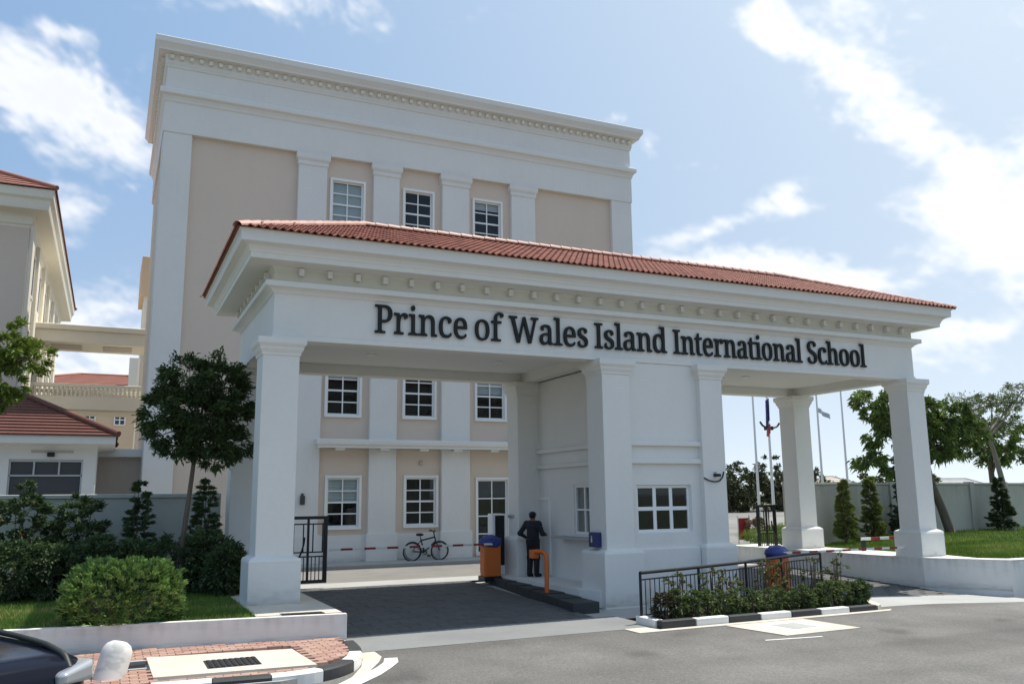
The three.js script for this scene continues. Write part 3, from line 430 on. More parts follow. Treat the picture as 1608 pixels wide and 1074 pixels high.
// guard booth between the middle columns
{
  const W = [7.16, 8.50, 1.30, 2.27];
  part(gate, 'booth_front_wall', [wallWithHoles(6.9, 8.9, 0.0, HB - 0.004, -0.72, -0.13, [holeOf(...W)])], M.white);
  win(gate, ...W, -0.13, 3, 2, { casing: 0.03, depth: -0.02, recess: 0.075, bar: 0.075, sash: 0.055, name: 'booth_window' });
  // left wall with the hatch: built along x then turned to face the lane
  const L = new THREE.Group(); L.name = 'booth_side_wall'; L.position.set(6.86 - 7.6, 0, 0 + 2.15); L.rotation.y = -Math.PI / 2; gate.add(L);
  const wg = wallWithHoles(-4.0, -0.62, 0.12, HB - 0.004, -0.5, 0, [[-2.10, -1.30, 1.26, 2.28]]); const wm = shade(new THREE.Mesh(wg, M.whiteB)); wm.name = 'wall'; L.add(wm);
  const bars = [box(-2.10, -1.30, 2.22, 2.28, -0.1, -0.03, 0.004), box(-2.10, -1.30, 1.26, 1.31, -0.1, -0.03, 0.004), box(-2.10, -2.05, 1.31, 2.22, -0.1, -0.03, 0.004), box(-1.35, -1.30, 1.31, 2.22, -0.1, -0.03, 0.004), box(-1.72, -1.68, 1.31, 2.22, -0.1, -0.04, 0.004), box(-2.05, -1.72, 1.74, 1.78, -0.1, -0.045, 0.003), box(-1.68, -1.35, 1.74, 1.78, -0.1, -0.045, 0.003)];
  const add = (n, g, m) => { const k = shade(new THREE.Mesh(g, m)); k.name = n; L.add(k); return k; };
  add('window_frame', merge(bars), M.frame);
  for (const [a, b] of [[-2.05, -1.72], [-1.68, -1.35]]) for (const [c, d] of [[1.31, 1.74], [1.78, 2.22]]) add('pane', box(a, b, c, d, -0.075, -0.071, 0), M.glass);
  add('room', quads([[[-2.1, 1.26, -0.48], [-1.3, 1.26, -0.48], [-1.3, 2.28, -0.48], [-2.1, 2.28, -0.48]], [[-2.1, 1.26, -0.12], [-1.3, 1.26, -0.12], [-1.3, 1.26, -0.48], [-2.1, 1.26, -0.48]], [[-2.1, 2.28, -0.12], [-1.3, 2.28, -0.12], [-1.3, 2.28, -0.48], [-2.1, 2.28, -0.48]]]), M.interior);
  add('notice', box(-1.62, -1.42, 1.34, 1.60, -0.14, -0.13, 0.002), M.paintW);
  add('counter', merge([box(-2.62, -1.02, 1.155, 1.205, -0.02, 0.30, 0.01)]), M.concreteLight);
  add('band', box(-3.98, -0.62, 3.01, 3.10, -0.01, 0.075, 0.012), M.white); add('band', box(-3.98, -0.62, 2.66, 2.75, -0.01, 0.075, 0.012), M.white);
  add('door_frame', merge([box(-3.86, -3.80, 0.32, 2.02, -0.02, 0.035, 0.005), box(-3.24, -3.18, 0.32, 2.02, -0.02, 0.035, 0.005), box(-3.80, -3.24, 1.96, 2.02, -0.02, 0.034, 0.005)]), M.frame);
  for (const [a, b] of [[3.01, 3.11], [2.66, 2.76]]) part(gate, 'band', box(7.03, 8.72, a, b, -0.15, -0.05, 0.012), M.white);
  stain(gate, [7.17, -0.056], [8.58, -0.056], 0.0, 0.6, M.splash);
  part(gate, 'booth_back_wall', box(6.9, 8.9, 0.1, HB - 0.004, -4.1, -3.95, 0.01), M.whiteB); part(gate, 'booth_right_wall', box(8.74, 8.9, 0.1, HB - 0.004, -3.94, -0.73, 0.01), M.whiteB);
  part(gate, 'booth_dado', box(7.16, 8.60, -0.02, 1.02, -0.2, -0.06, 0.012), M.white);
  part(gate, 'booth_plinth', [slab([[5.98, -4.5], [6.9, -4.5], [6.9, -0.02], [6.22, -0.02], [6.05, -0.5]], 0.0, 0.30)], M.whiteB);
}
// island kerb under the barrier, painted black
{ const g = new THREE.Group(); g.name = 'kerb_island'; g.userData.kind = 'structure'; scene.add(g); const L = [[5.86, -4.62], [5.42, 0.42], [5.95, 0.42], [6.2, -4.62]];
  for (let i = 0; i < 7; i++) { const a = i / 7 + 0.002, b = (i + 1) / 7 - 0.002, lx = (t) => 5.86 - 0.44 * t, rx = (t) => 6.2 - 0.25 * t, z = (t) => -4.62 + 5.04 * t; part(g, 'kerb_block', slab([[lx(a), z(a)], [rx(a), z(a)], [rx(b), z(b)], [lx(b), z(b)]], -0.05, 0.165 + 0.1 * (1 - (a + b) / 2)), M.paintK); } }
// ------------------------------------------------------------------ the lettering
const font = await new FontLoader().loadAsync('fonts/droid/droid_serif_regular.typeface.json');
{
  const sign = thing('school_sign', 'black raised letters reading Prince of Wales Island International School across the white fascia', 'sign', [7.7, 4.9, -0.13]);
  const words = [['Prince', 1.86, 3.60], ['of', 3.76, 4.34], ['Wales', 4.45, 6.15], ['Island', 6.31, 8.01], ['International', 8.18, 11.63], ['School', 11.80, 13.56]];
  const size = 0.475 / 0.715 * 0.755;
  for (const [w, x0, x1] of words) {
    const parts = []; let x = 0; const res = font.data.resolution, sc = size / res;
    for (const ch of w) { const gl = font.data.glyphs[ch]; const g = new TextGeometry(ch, { font, size, depth: 0.035, curveSegments: 8, bevelEnabled: true, bevelSize: 0.0055, bevelThickness: 0.006, bevelSegments: 1 }); g.translate(x, 0, 0); x += gl.ha * sc; parts.push(g); }
    let lo = Infinity, hi = -Infinity; for (const g of parts) { g.computeBoundingBox(); lo = Math.min(lo, g.boundingBox.min.x); hi = Math.max(hi, g.boundingBox.max.x); }
    const k = (x1 - x0) / (hi - lo); for (const g of parts) { g.translate(-lo, 0, 0); g.scale(k, 1, 1); g.translate(x0, 4.905, EZ1 + 0.02); part(sign, 'letter', clean(g), M.letter); }
  }
}
// ------------------------------------------------------------------ the tall school block behind
const tall = thing('school_building', 'tall white and beige classical school block with deep cornice behind the gatehouse', 'building', [6.5, 0.1, -14.4]);
{
  const Z = -11, ZB = -11.14, x0 = -1.4, x1 = 14.45, back = -17.9;
  const top = [[3.47, 4.60, 10.25, 11.88], [5.82, 6.90, 10.25, 11.88], [8.24, 9.34, 10.25, 11.88]], third = [], mid = [[3.47, 4.60, 4.43, 6.05], [5.88, 7.0, 4.43, 6.05], [8.30, 9.42, 4.43, 6.05]], up = [[3.47, 4.60, 7.3, 8.95], [5.85, 6.95, 7.3, 8.95], [8.27, 9.38, 7.3, 8.95]], gnd = [[3.55, 4.65, 1.15, 2.72], [5.95, 7.07, 1.15, 2.72]], door = [8.32, 9.50, 0.24, 2.66];
  const all = [...top, ...mid, ...up, ...gnd];
  part(tall, 'wall', [wallWithHoles(x0 + 0.03, x1 - 0.03, 0.1, 12.6, ZB - 0.62, ZB, [...all.map((w) => holeOf(...w)), holeOf(...door)])], M.beige);
  part(tall, 'side_wall', [box(x0 + 0.04, x0 + 0.3, 0.1, 14.6, back, ZB - 0.62, 0), box(x1 - 0.3, x1 - 0.04, 0.1, 14.6, back, ZB - 0.62, 0), box(x0 + 0.3, x1 - 0.3, 0.1, 14.6, back, back + 0.3, 0), box(x0 + 0.3, x1 - 0.3, 14.4, 14.6, back + 0.3, ZB - 0.62, 0)], M.beige);
  for (const [a, b] of [[x0, -0.62], [2.47, 3.35], [4.83, 5.68], [7.14, 8.09], [9.63, 10.53], [13.6, x1]]) {
    const corner = a === x0 || b === x1, p = part(tall, 'pilaster', box(a, b, 0.1, 12.525, ZB - 0.05 - (corner ? 0.9 : 0), Z, 0.015), M.whiteB);
    if (!corner) part(p, 'capital', band(a, b, ZB, Z, [[0, 12.12], [0.03, 12.15], [0.03, 12.26], [0.07, 12.32], [0.08, 12.36], [0.08, 12.5]]), M.whiteB);
    part(p, 'plinth', box(a - 0.055, b + 0.055, 0.1, 1.03, ZB - 0.02, Z + 0.055, 0.015), M.whiteB);
  }
  for (const [a, b] of [[-0.6, 2.45], [3.37, 4.81], [5.70, 7.12], [10.55, 13.58]]) part(tall, 'dado', box(a, b, 0.1, 0.99, ZB - 0.1, ZB + 0.05, 0.01), M.whiteB);
  // frieze, moulding and crowning cornice go round the whole block
  part(tall, 'frieze', band(x0, x1, back, Z, [[-0.16, 12.518], [0.02, 12.52], [0.02, 13.46], [-0.3, 13.46]]), M.whiteB);
  part(tall, 'moulding', band(x0, x1, back, Z, [[0.02, 13.42], [0.05, 13.46], [0.06, 13.52], [0.10, 13.6], [0.16, 13.64], [0.17, 13.66], [0.17, 13.78], [0.15, 13.82], [0.03, 13.84]]), M.whiteB);
  part(tall, 'attic', band(x0, x1, back, Z, [[0.0, 13.83], [0.0, 14.5], [0.03, 14.52], [0.04, 14.6]]), M.whiteB);
  const cor = part(tall, 'cornice', band(x0, x1, back, Z, [[0.04, 14.58], [0.06, 14.62], [0.08, 14.86], [0.27, 14.9], [0.28, 14.95], [0.31, 15.0], [0.36, 15.08], [0.38, 15.1], [0.38, 15.27], [0.34, 15.3], [0, 15.32], [-2, 15.34]]), M.whiteB);
  const dn = worldUV(new RoundedBoxGeometry(0.11, 0.12, 0.10, 1, 0.008)); for (let x = x0 + 0.1; x < x1; x += 0.27) piece(cor, 'dentil', dn, M.soffit, x, 14.78, Z + 0.12);
  for (let z = Z - 0.2; z > back; z -= 0.27) { piece(cor, 'dentil', dn, M.soffit, x0 - 0.12, 14.78, z, 0, Math.PI / 2); piece(cor, 'dentil', dn, M.soffit, x1 + 0.12, 14.78, z, 0, Math.PI / 2); }
  top.forEach((w, i) => win(tall, ...w, ZB, 2, 4, { depth: 0.06, mid: true, blind: [0.97, 0, 0.16][i] })); up.forEach((w, i) => win(tall, ...w, ZB, 2, 4, { depth: 0.06, mid: true, blind: [0.3, 0, 0.6][i] }));
  mid.forEach((w, i) => win(tall, ...w, ZB, 2, 4, { depth: 0.06, mid: true, blind: [0.22, 0, 0.45][i] })); gnd.forEach((w, i) => win(tall, ...w, ZB, 2, 4, { depth: 0.06, mid: true, blind: i === 0 ? 0.5 : 0 }));
  win(tall, ...door, ZB, 2, 4, { depth: 0.06, name: 'glazed_door' });
  part(tall, 'canopy_ledge', [band(3.22, 10.2, Z - 0.1, Z + 0.34, [[-0.3, 3.5], [-0.02, 3.5], [-0.02, 3.56], [0.03, 3.6], [0.04, 3.64], [0.04, 3.74], [0, 3.76], [-0.3, 3.77]])], M.whiteB);
  for (const x of [3.9, 5.25, 6.5, 7.6, 8.85]) part(tall, 'downlight', box(x - 0.14, x + 0.14, 3.44, 3.5, Z + 0.04, Z + 0.24, 0.006), M.frame);
  part(tall, 'wall_lamp', [box(6.44, 6.56, 3.02, 3.16, ZB - 0.02, ZB + 0.08, 0.03)], M.taupe);
  part(tall, 'wall_lamp', [box(2.82, 2.95, 1.88, 2.14, Z - 0.01, Z + 0.1, 0.02), box(2.85, 2.92, 2.14, 2.20, Z - 0.01, Z + 0.06, 0.01)], M.greyPanel);
  stain(tall, [-0.6, ZB + 0.055], [2.4, ZB + 0.055], 0.1, 0.6, M.splash); stain(tall, [3.4, ZB + 0.055], [4.75, ZB + 0.055], 0.1, 0.6, M.splash); stain(tall, [5.75, ZB + 0.055], [7.08, ZB + 0.055], 0.1, 0.6, M.splash);
  // rear stair wing
  part(tall, 'rear_wing', [box(-1.34, 4, 0, 10.3, -26, -23.2, 0.02)], M.whiteB); part(tall, 'rear_wing_top', [box(-1.5, 4.1, 10.3, 11.95, -26.1, -23.1, 0.02)], M.peach);
}
// ------------------------------------------------------------------ left: neighbouring block, bridges, hut, far block
function tiledHip(parent, x0, x1, z0, z1, y0, y1, courses, mat) {   // hip roof with stepped tile courses
  const half = Math.min((x1 - x0), (z1 - z0)) / 2, q = [], at = (t) => ({ a: x0 + half * t, b: x1 - half * t, c: z0 + half * t, d: z1 - half * t, y: y0 + (y1 - y0) * t });
  for (let i = 0; i < courses; i++) { const p = at(i / courses), n = at((i + 1) / courses), lift = 0.04; const A = [[p.a, p.y + lift, p.d], [p.b, p.y + lift, p.d], [p.b, p.y + lift, p.c], [p.a, p.y + lift, p.c]], B = [[n.a, n.y, n.d], [n.b, n.y, n.d], [n.b, n.y, n.c], [n.a, n.y, n.c]], C = A.map(([x, y, z]) => [x, y - lift, z]); for (let k = 0; k < 4; k++) { const l = (k + 1) % 4; q.push([A[k], A[l], B[l], B[k]], [C[k], C[l], A[l], A[k]]); } }
  const r = part(parent, 'roof', quads(q), mat);
  const p = at(1), c = [[x0, z1], [x1, z1], [x1, z0], [x0, z0]], e = [[p.a, p.d], [p.b, p.d], [p.b, p.c], [p.a, p.c]], caps = []; c.forEach(([x, z], i) => caps.push(bar([x, y0 + 0.05, z], [e[i][0], y1 + 0.04, e[i][1]], 0.08)));
  caps.push(bar([p.a, y1 + 0.03, p.c], [p.b + 0.001, y1 + 0.03, p.d + 0.001], 0.08)); part(r, 'hip_caps', caps, mat); return r;
}
const darkTile = std({ map: mottled(0.135, 0.046, 0.029, 0.2, 8, 190, 1.2), roughness: 0.7 }), farTile = std({ map: mottled(0.34, 0.145, 0.10, 0.12, 8, 193, 2), roughness: 0.8 });
{
  const nb = thing('school_wing', 'pale school wing with overhanging red roof cropped by the left edge', 'building', [-9, 0, -25]);
  const X1 = -4.97, Z1 = -16, Z0 = -34, ws = [];
  part(nb, 'wall', [box(-14, X1, 0, 11.15, Z0, Z1, 0.02)], M.cream); part(nb, 'front_panel', box(-13.6, X1 - 0.0, 0.2, 10.62, Z1 + 0.002, Z1 + 0.05, 0.01), M.beige);
  part(nb, 'cornice', band(-14, X1, Z0, Z1, [[0, 10.7], [0.05, 10.74], [0.06, 10.98], [0.12, 11.04], [0.5, 11.12], [0.52, 11.2], [0.55, 11.42], [0.62, 11.5], [0.64, 11.76], [0, 11.9]]), M.cream);
  tiledHip(nb, -14.7, X1 + 0.7, Z0 - 0.7, Z1 + 0.7, 11.78, 14.4, 14, farTile);
  for (const [y, h] of [[8.7, 1.5], [6.1, 1.6], [3.4, 1.7]]) for (const z of [-17.6, -20.4, -23.4, -26.6, -29.8]) {
    const g = sub(nb, 'window', X1, y, z); part(g, 'frame', [box(X1 - 0.01, X1 + 0.06, y, y + 0.09, z - 0.6, z + 0.6, 0.01), box(X1 - 0.01, X1 + 0.06, y + h - 0.09, y + h, z - 0.6, z + 0.6, 0.01), box(X1 - 0.01, X1 + 0.05, y + 0.09, y + h - 0.09, z - 0.6, z - 0.5, 0.01), box(X1 - 0.01, X1 + 0.05, y + 0.09, y + h - 0.09, z + 0.5, z + 0.6, 0.01), box(X1 - 0.01, X1 + 0.04, y + 0.09, y + h - 0.09, z - 0.03, z + 0.03, 0.005)], M.frame);
    for (const s of [[-0.5, -0.03], [0.03, 0.5]]) part(g, 'pane', box(X1 + 0.005, X1 + 0.02, y + 0.09, y + h - 0.09, z + s[0], z + s[1], 0), M.greyPanel);
  }
  for (const z of [-16.35, -19, -22, -25, -28.2, -31.4]) part(nb, 'pilaster', box(X1, X1 + 0.12, 0, 10.72, z - 0.35, z + 0.35, 0.01), M.cream);
  const ub = thing('footbridge', 'upper cream covered footbridge slab joining the left wing to the tall block', 'footbridge', [-3.1, 7.6, -21]);
  part(ub, 'deck', box(-5.0, -1.25, 7.68, 8.12, -22.2, -20, 0.02), M.cream); part(ub, 'coping', [box(-5.0, -1.25, 8.12, 8.32, -22.3, -19.88, 0.03)], M.cream); for (const x of [-3.9, -2.2]) part(ub, 'soffit_panel', box(x - 0.5, x + 0.5, 7.655, 7.681, -21.6, -20.5, 0.004), M.taupe);
  const lb = thing('footbridge', 'lower cream footbridge with balustrade joining the left wing to the tall block', 'footbridge', [-3.1, 5.2, -21]);
  part(lb, 'deck', [box(-5.0, -1.2, 5.28, 5.7, -22.2, -20, 0.02), box(-5.0, -1.2, 5.2, 5.28, -21.9, -20.25, 0.02)], M.cream);
  const bal = new THREE.LatheGeometry([[0.03, 0], [0.05, 0.04], [0.032, 0.09], [0.05, 0.17], [0.03, 0.27], [0.045, 0.33]].map((p) => new THREE.Vector2(...p)), 8);
  for (const z of [-20.12, -22.08]) { part(lb, 'handrail', box(-5.0, -1.2, 6.08, 6.2, z - 0.08, z + 0.08, 0.02), M.cream); part(lb, 'bottom_rail', box(-5.0, -1.2, 5.7, 5.76, z - 0.07, z + 0.07, 0.01), M.cream); for (let x = -4.9; x < -1.25; x += 0.145) piece(lb, 'baluster', bal, M.cream, x, 5.755, z); }
  // hut behind the garden wall
  const hut = thing('guard_hut', 'white hut with dark red hip roof and dark window behind the left garden wall', 'hut', [-5, 0, -10.8]);
  part(hut, 'wall', [wallWithHoles(-8.6, -2.5, 0, 3.42, -9.4, -9.0, [[-4.34, -2.78, 1.9, 3.04]]), box(-8.6, -8.3, 0, 3.42, -12.6, -9.4, 0), box(-2.72, -2.5, 0, 3.42, -12.6, -9.4, 0)], M.whiteB);
  part(hut, 'eave', [band(-8.6, -2.5, -12.6, -9, [[0, 3.3], [0.02, 3.36], [0.36, 3.38], [0.40, 3.40], [0.40, 3.58], [0, 3.62]])], M.whiteB);
  tiledHip(hut, -9.05, -2.05, -13.05, -8.55, 3.58, 4.7, 13, darkTile);
  part(hut, 'lintel', box(-3.9, -3.0, 3.19, 3.25, -9.02, -8.985, 0.004), M.taupe); part(hut, 'wall_lamp', [box(-3.56, -3.40, 3.10, 3.2, -9.02, -8.88, 0.02)], M.black);
  const hw = sub(hut, 'window', -3.56, 1.9, -9.1); part(hw, 'frame', [box(-4.34, -2.78, 2.98, 3.04, -9.16, -9.06, 0.004), box(-4.34, -2.78, 2.64, 2.68, -9.16, -9.06, 0.004), box(-4.34, -4.30, 1.9, 2.98, -9.16, -9.06, 0.004), box(-2.82, -2.78, 1.9, 2.98, -9.16, -9.06, 0.004), box(-3.84, -3.80, 2.68, 2.98, -9.16, -9.06, 0.004), box(-3.31, -3.27, 2.68, 2.98, -9.16, -9.06, 0.004)], M.steel);
  for (const [a, b, c, d] of [[-4.30, -3.84, 2.68, 2.98], [-3.80, -3.31, 2.68, 2.98], [-3.27, -2.82, 2.68, 2.98], [-4.30, -2.82, 1.9, 2.64]]) part(hw, 'pane', box(a, b, c, d, -9.12, -9.11, 0), M.greyPanel);
  const lw = thing('link_wall', 'brown shaded wall with white coping between the small hut and the tall block', 'wall', [-1.9, 0, -12.3]); part(lw, 'wall', box(-2.5, -1.3, 0, 3.25, -12.8, -12.4, 0), M.taupe); part(lw, 'coping', box(-2.6, -1.3, 3.25, 3.48, -12.9, -12.2, 0.02), M.whiteB);
  const fb = thing('distant_block', 'distant peach school block with red hip roof seen under the left footbridges', 'building', [-3, 0, -48]);
  part(fb, 'wall', box(-14, 2, 0, 8.9, -52, -45, 0.02), M.peach); part(fb, 'eave', band(-14, 2, -52, -45, [[0, 8.75], [0.5, 8.85], [0.52, 9.1], [0, 9.2]]), M.cream); tiledHip(fb, -8.4, 2.6, -52.6, -44.4, 9.1, 10.25, 9, farTile);
  for (const x of [-5.2, -3.48, -1.78]) for (const y of [6.72, 3.6]) { const g = sub(fb, 'window', x, y, -45); part(g, 'frame', [box(x - 0.34, x + 0.34, y - 0.05, y + 0.03, -45.02, -44.9, 0.01), box(x - 0.34, x + 0.34, y + 0.62, y + 0.7, -45.02, -44.9, 0.01), box(x - 0.34, x - 0.26, y + 0.03, y + 0.62, -45.02, -44.9, 0.01), box(x + 0.26, x + 0.34, y + 0.03, y + 0.62, -45.02, -44.9, 0.01), box(x - 0.035, x + 0.035, y + 0.03, y + 0.62, -45.02, -44.93, 0.01), box(x - 0.26, x + 0.26, y + 0.28, y + 0.35, -45.02, -44.94, 0.01)], M.frame); for (const [a, b] of [[-0.26, -0.035], [0.035, 0.26]]) for (const [c, d] of [[0.03, 0.28], [0.35, 0.62]]) part(g, 'pane', box(x + a, x + b, y + c, y + d, -45.0, -44.97, 0), M.greyPanel); }
  part(fb, 'chimney', box(-1.45, -0.6, 9, 10.9, -44.9, -44.2, 0.02), M.cream);
}
{ // garden wall left, long wall right
  const w = thing('garden_wall', 'grey plastered garden wall behind the dark shrubs at left', 'wall', [-4.5, 0.3, -4.4]); part(w, 'wall', box(-11, -0.1, 0.2, 2.1, -4.52, -4.3, 0.01), M.wallGreen); part(w, 'coping', box(-11.02, -0.1, 2.1, 2.18, -4.57, -4.25, 0.015), M.wallGreen);
  const a = new THREE.Vector2(15.3, -4.78), b = new THREE.Vector2(36, -9.3), d = b.clone().sub(a), ang = -Math.atan2(d.y, d.x), len = d.length();
  const r = thing('boundary_wall', 'long pale boundary wall with capped piers behind the right lawn', 'wall', [a.x, 0.3, a.y]); r.rotation.y = ang;
  const add = (n, g) => { const m = shade(new THREE.Mesh(g, M.wallGrey)); m.name = n; r.add(m); };
  const n = 8; for (let i = 0; i < n; i++) { if (i < 7) { const g = stain(r, [a.x + i * len / n + 0.16, a.y + 0.066], [a.x + (i + 1) * len / n - 0.16, a.y + 0.066], 1.2, 2.27); } add('wall_panel', box(i * len / n + 0.16, (i + 1) * len / n - 0.16, 0, 1.98, -0.06, 0.06, 0.008)); add('coping', box(i * len / n + 0.16, (i + 1) * len / n - 0.16, 1.98, 2.05, -0.1, 0.1, 0.01)); } for (let i = 0; i <= n; i++) add('pier', box(i * len / n - 0.158, i * len / n + 0.158, 0, 2.08, -0.12, 0.12, 0.01));
}
// ------------------------------------------------------------------ gates, barriers, machines
function gateLeaf(name, label, x0, x1, y0, y1, z, dir) {
  const g = thing(name, label, 'gate', [(x0 + x1) / 2, y0, z]), t = 0.03;
  part(g, 'frame', [box(x0, x1, y1 - 0.07, y1, z - t, z + t, 0.006), box(x0, x1, y0, y0 + 0.07, z - t, z + t, 0.006), box(x0, x0 + 0.085, y0 + 0.07, y1 - 0.07, z - t, z + t, 0.006), box(x1 - 0.085, x1, y0 + 0.07, y1 - 0.07, z - t, z + t, 0.006)], M.black);
  const h = y1 - y0, m1 = y0 + h * 0.46, m2 = y0 + h * 0.395, tp = y1 - 0.17;
  for (const y of [tp, m1, m2]) part(g, 'rail', box(x0 + 0.085, x1 - 0.085, y - 0.014, y + 0.014, z - 0.014, z + 0.014, 0), M.black);
  const n = Math.round((x1 - x0) / 0.42); for (let i = 1; i < n; i++) { const x = x0 + (x1 - x0) * i / n; part(g, 'post', box(x - 0.025, x + 0.025, y0 + 0.07, y1 - 0.07, z - 0.02, z + 0.02, 0.004), M.black); }
  for (let i = 0; i < n * 2; i++) { const x = x0 + (x1 - x0) * (i + 0.5) / (n * 2); part(g, 'bar', box(x - 0.012, x + 0.012, m1, tp, z - 0.012, z + 0.012, 0), M.black); }
  for (let i = 1; i < n * 5; i++) { const x = x0 + (x1 - x0) * i / (n * 5); part(g, 'baluster', box(x - 0.009, x + 0.009, y0 + 0.07, m2, z - 0.009, z + 0.009, 0), M.black); }
  const c = []; for (let i = 0; i <= 10; i++) { const a = i / 10; c.push([dir > 0 ? x1 - 0.5 - 0.42 * (1 - Math.cos(a * 1.5)) : x0 + 0.5 + 0.42 * (1 - Math.cos(a * 1.5)), y1 - 0.45 - a * (h - 0.55), z + 0.022]); } part(g, 'brace', tube(c, 0.02, 6, 14), M.black);
  return g;
}
gateLeaf('gate_leaf', 'open black steel gate leaf standing behind the near left column', 0.55, 2.22, 0.26, 1.68, -4.85, 1);
gateLeaf('gate_leaf', 'black steel gate leaf half hidden behind the far right column of the exit lane', 14.52, 15.2, 0.42, 1.74, -5.3, -1);
function barrier(label, mx, mz, y0, tip, dirLabel, ty) {
  const b = thing('lift_barrier', label, 'barrier', [mx, y0, mz]);
  const w = 0.20, d = 0.16, top = y0 + 0.72;
  part(b, 'cabinet', [box(mx - w, mx + w, y0, top, mz - d, mz + d, 0.04)], M.orange); part(b, 'door', box(mx - w - 0.008, mx - w + 0.02, y0 + 0.1, top - 0.12, mz - d + 0.035, mz + d - 0.035, 0.008), M.orange);
  part(b, 'foot', box(mx - w - 0.03, mx + w + 0.03, y0 - 0.08, y0 + 0.03, mz - d - 0.03, mz + d + 0.03, 0.01), M.black);
  const cg = new THREE.SphereGeometry(0.26, 28, 18), p = cg.attributes.position, v = new THREE.Vector3(); for (let i = 0; i < p.count; i++) { v.fromBufferAttribute(p, i); const n = fbm(v.x * 9 + 5, v.y * 9, v.z * 9 + mx, 3) - 0.5, sq = 1 + 0.34 * n; let y = v.y * 0.62 * sq; if (y < -0.06) y = -0.06 - 0.06 * fbm(v.x * 14, 3, v.z * 14, 2); p.setXYZ(i, v.x * 1.02 * sq, y, v.z * 0.86 * sq); } cg.computeVertexNormals(); cg.translate(mx, top + 0.05, mz);
  part(b, 'cover', cg, M.tarp);
  const n = 15, y = ty; for (let i = 0; i < n; i++) { const a = i / n, c = (i + 1) / n, xa = mx + (tip - mx) * a, xc = mx + (tip - mx) * c; part(b, 'arm_segment', box(Math.min(xa, xc), Math.max(xa, xc) - 0.001, y - 0.023, y + 0.023, mz + d + 0.03, mz + d + 0.06, 0.004), i % 2 ? M.red : M.paintW); }
  return b;
}
barrier('orange barrier machine under a blue cover with striped arm across the entry lane', 5.80, -4.15, 0.26, 2.05, '', 1.0);
barrier('orange barrier machine under a blue cover with striped arm across the exit lane', 10.95, -0.55, 0.02, 14.55, '', 0.80);
{
  const a = thing('barrier_arm', 'red and white barrier arm resting over the grass between the two right columns', 'barrier arm', [16.9, 0.6, -2.2]);
  for (let i = 0; i < 9; i++) part(a, 'arm_segment', box(15.2 + i * 0.32, 15.2 + (i + 1) * 0.32 - 0.002, 0.86, 0.93, -2.24, -2.2, 0.004), i % 2 ? M.red : M.paintW); part(a, 'post', box(17.98, 18.06, 0.5, 0.86, -2.26, -2.18, 0.004), M.black); part(a, 'foot', box(15.22, 15.30, 0.5, 0.86, -2.26, -2.18, 0.004), M.black);
  const t = thing('ticket_machine', 'white and black ticket machine on the island behind the orange barrier machine', 'ticket machine', [6.08, 0.25, -4.45]);
  part(t, 'cabinet', box(5.92, 6.26, 0.22, 1.66, -4.6, -4.3, 0.03), M.frame); part(t, 'screen', box(5.985, 6.22, 0.5, 1.62, -4.302, -4.288, 0.006), M.black);
  const p = thing('camera_pole', 'thin grey pole with a small hooded camera beside the ticket machine', 'camera pole', [6.36, 0.25, -4.2]);
  part(p, 'pole', bar([6.36, 0.22, -4.2], [6.36, 1.62, -4.2], 0.025), M.steel); part(p, 'camera', box(6.28, 6.36, 1.56, 1.64, -4.24, -3.98, 0.015), M.steel); part(p, 'base', box(6.31, 6.41, 0.2, 0.26, -4.25, -4.15, 0.008), M.steel);
  const r = thing('card_reader_post', 'orange bent steel post with card reader at the booth kerb', 'post', [5.70, 0.2, -1.2]);
  part(r, 'post', [tube([[5.72, 0.16, -1.2], [5.72, 0.6, -1.2], [5.72, 0.88, -1.2], [5.70, 0.955, -1.26], [5.67, 0.965, -1.33], [5.62, 0.965, -1.48]], 0.045, 12, 30)], M.orange); part(r, 'reader', [box(5.53, 5.69, 0.83, 1.0, -1.60, -1.46, 0.02)], M.orange); part(r, 'flange', box(5.63, 5.81, 0.16, 0.2, -1.29, -1.11, 0.008), M.orange);
  const c = thing('call_box', 'small dark blue box with white mark on the booth corner column', 'call box', [6.3, 1.1, -0.32]);
  part(c, 'case', [box(6.26, 6.392, 1.08, 1.36, -0.46, -0.18, 0.015)], M.blue); part(c, 'emblem', [box(6.254, 6.262, 1.17, 1.25, -0.36, -0.32, 0.001), box(6.254, 6.262, 1.26, 1.29, -0.355, -0.325, 0.001)], M.paintW);
  const k = thing('security_camera', 'small dark camera with drooping black cable on the right booth column', 'camera', [9, 2.5, 0]);
  part(k, 'cable', tube([[8.70, 2.38, 0.02], [8.80, 2.33, 0.03], [8.95, 2.30, 0.035], [9.08, 2.32, 0.03], [9.17, 2.40, 0.02], [9.21, 2.50, 0.008]], 0.014, 6, 24), M.black); part(k, 'camera', [box(8.94, 9.04, 2.40, 2.46, 0.0, 0.15, 0.02)], M.black); part(k, 'bracket', box(8.97, 9.01, 2.46, 2.5, -0.004, 0.05, 0.006), M.steel);
}
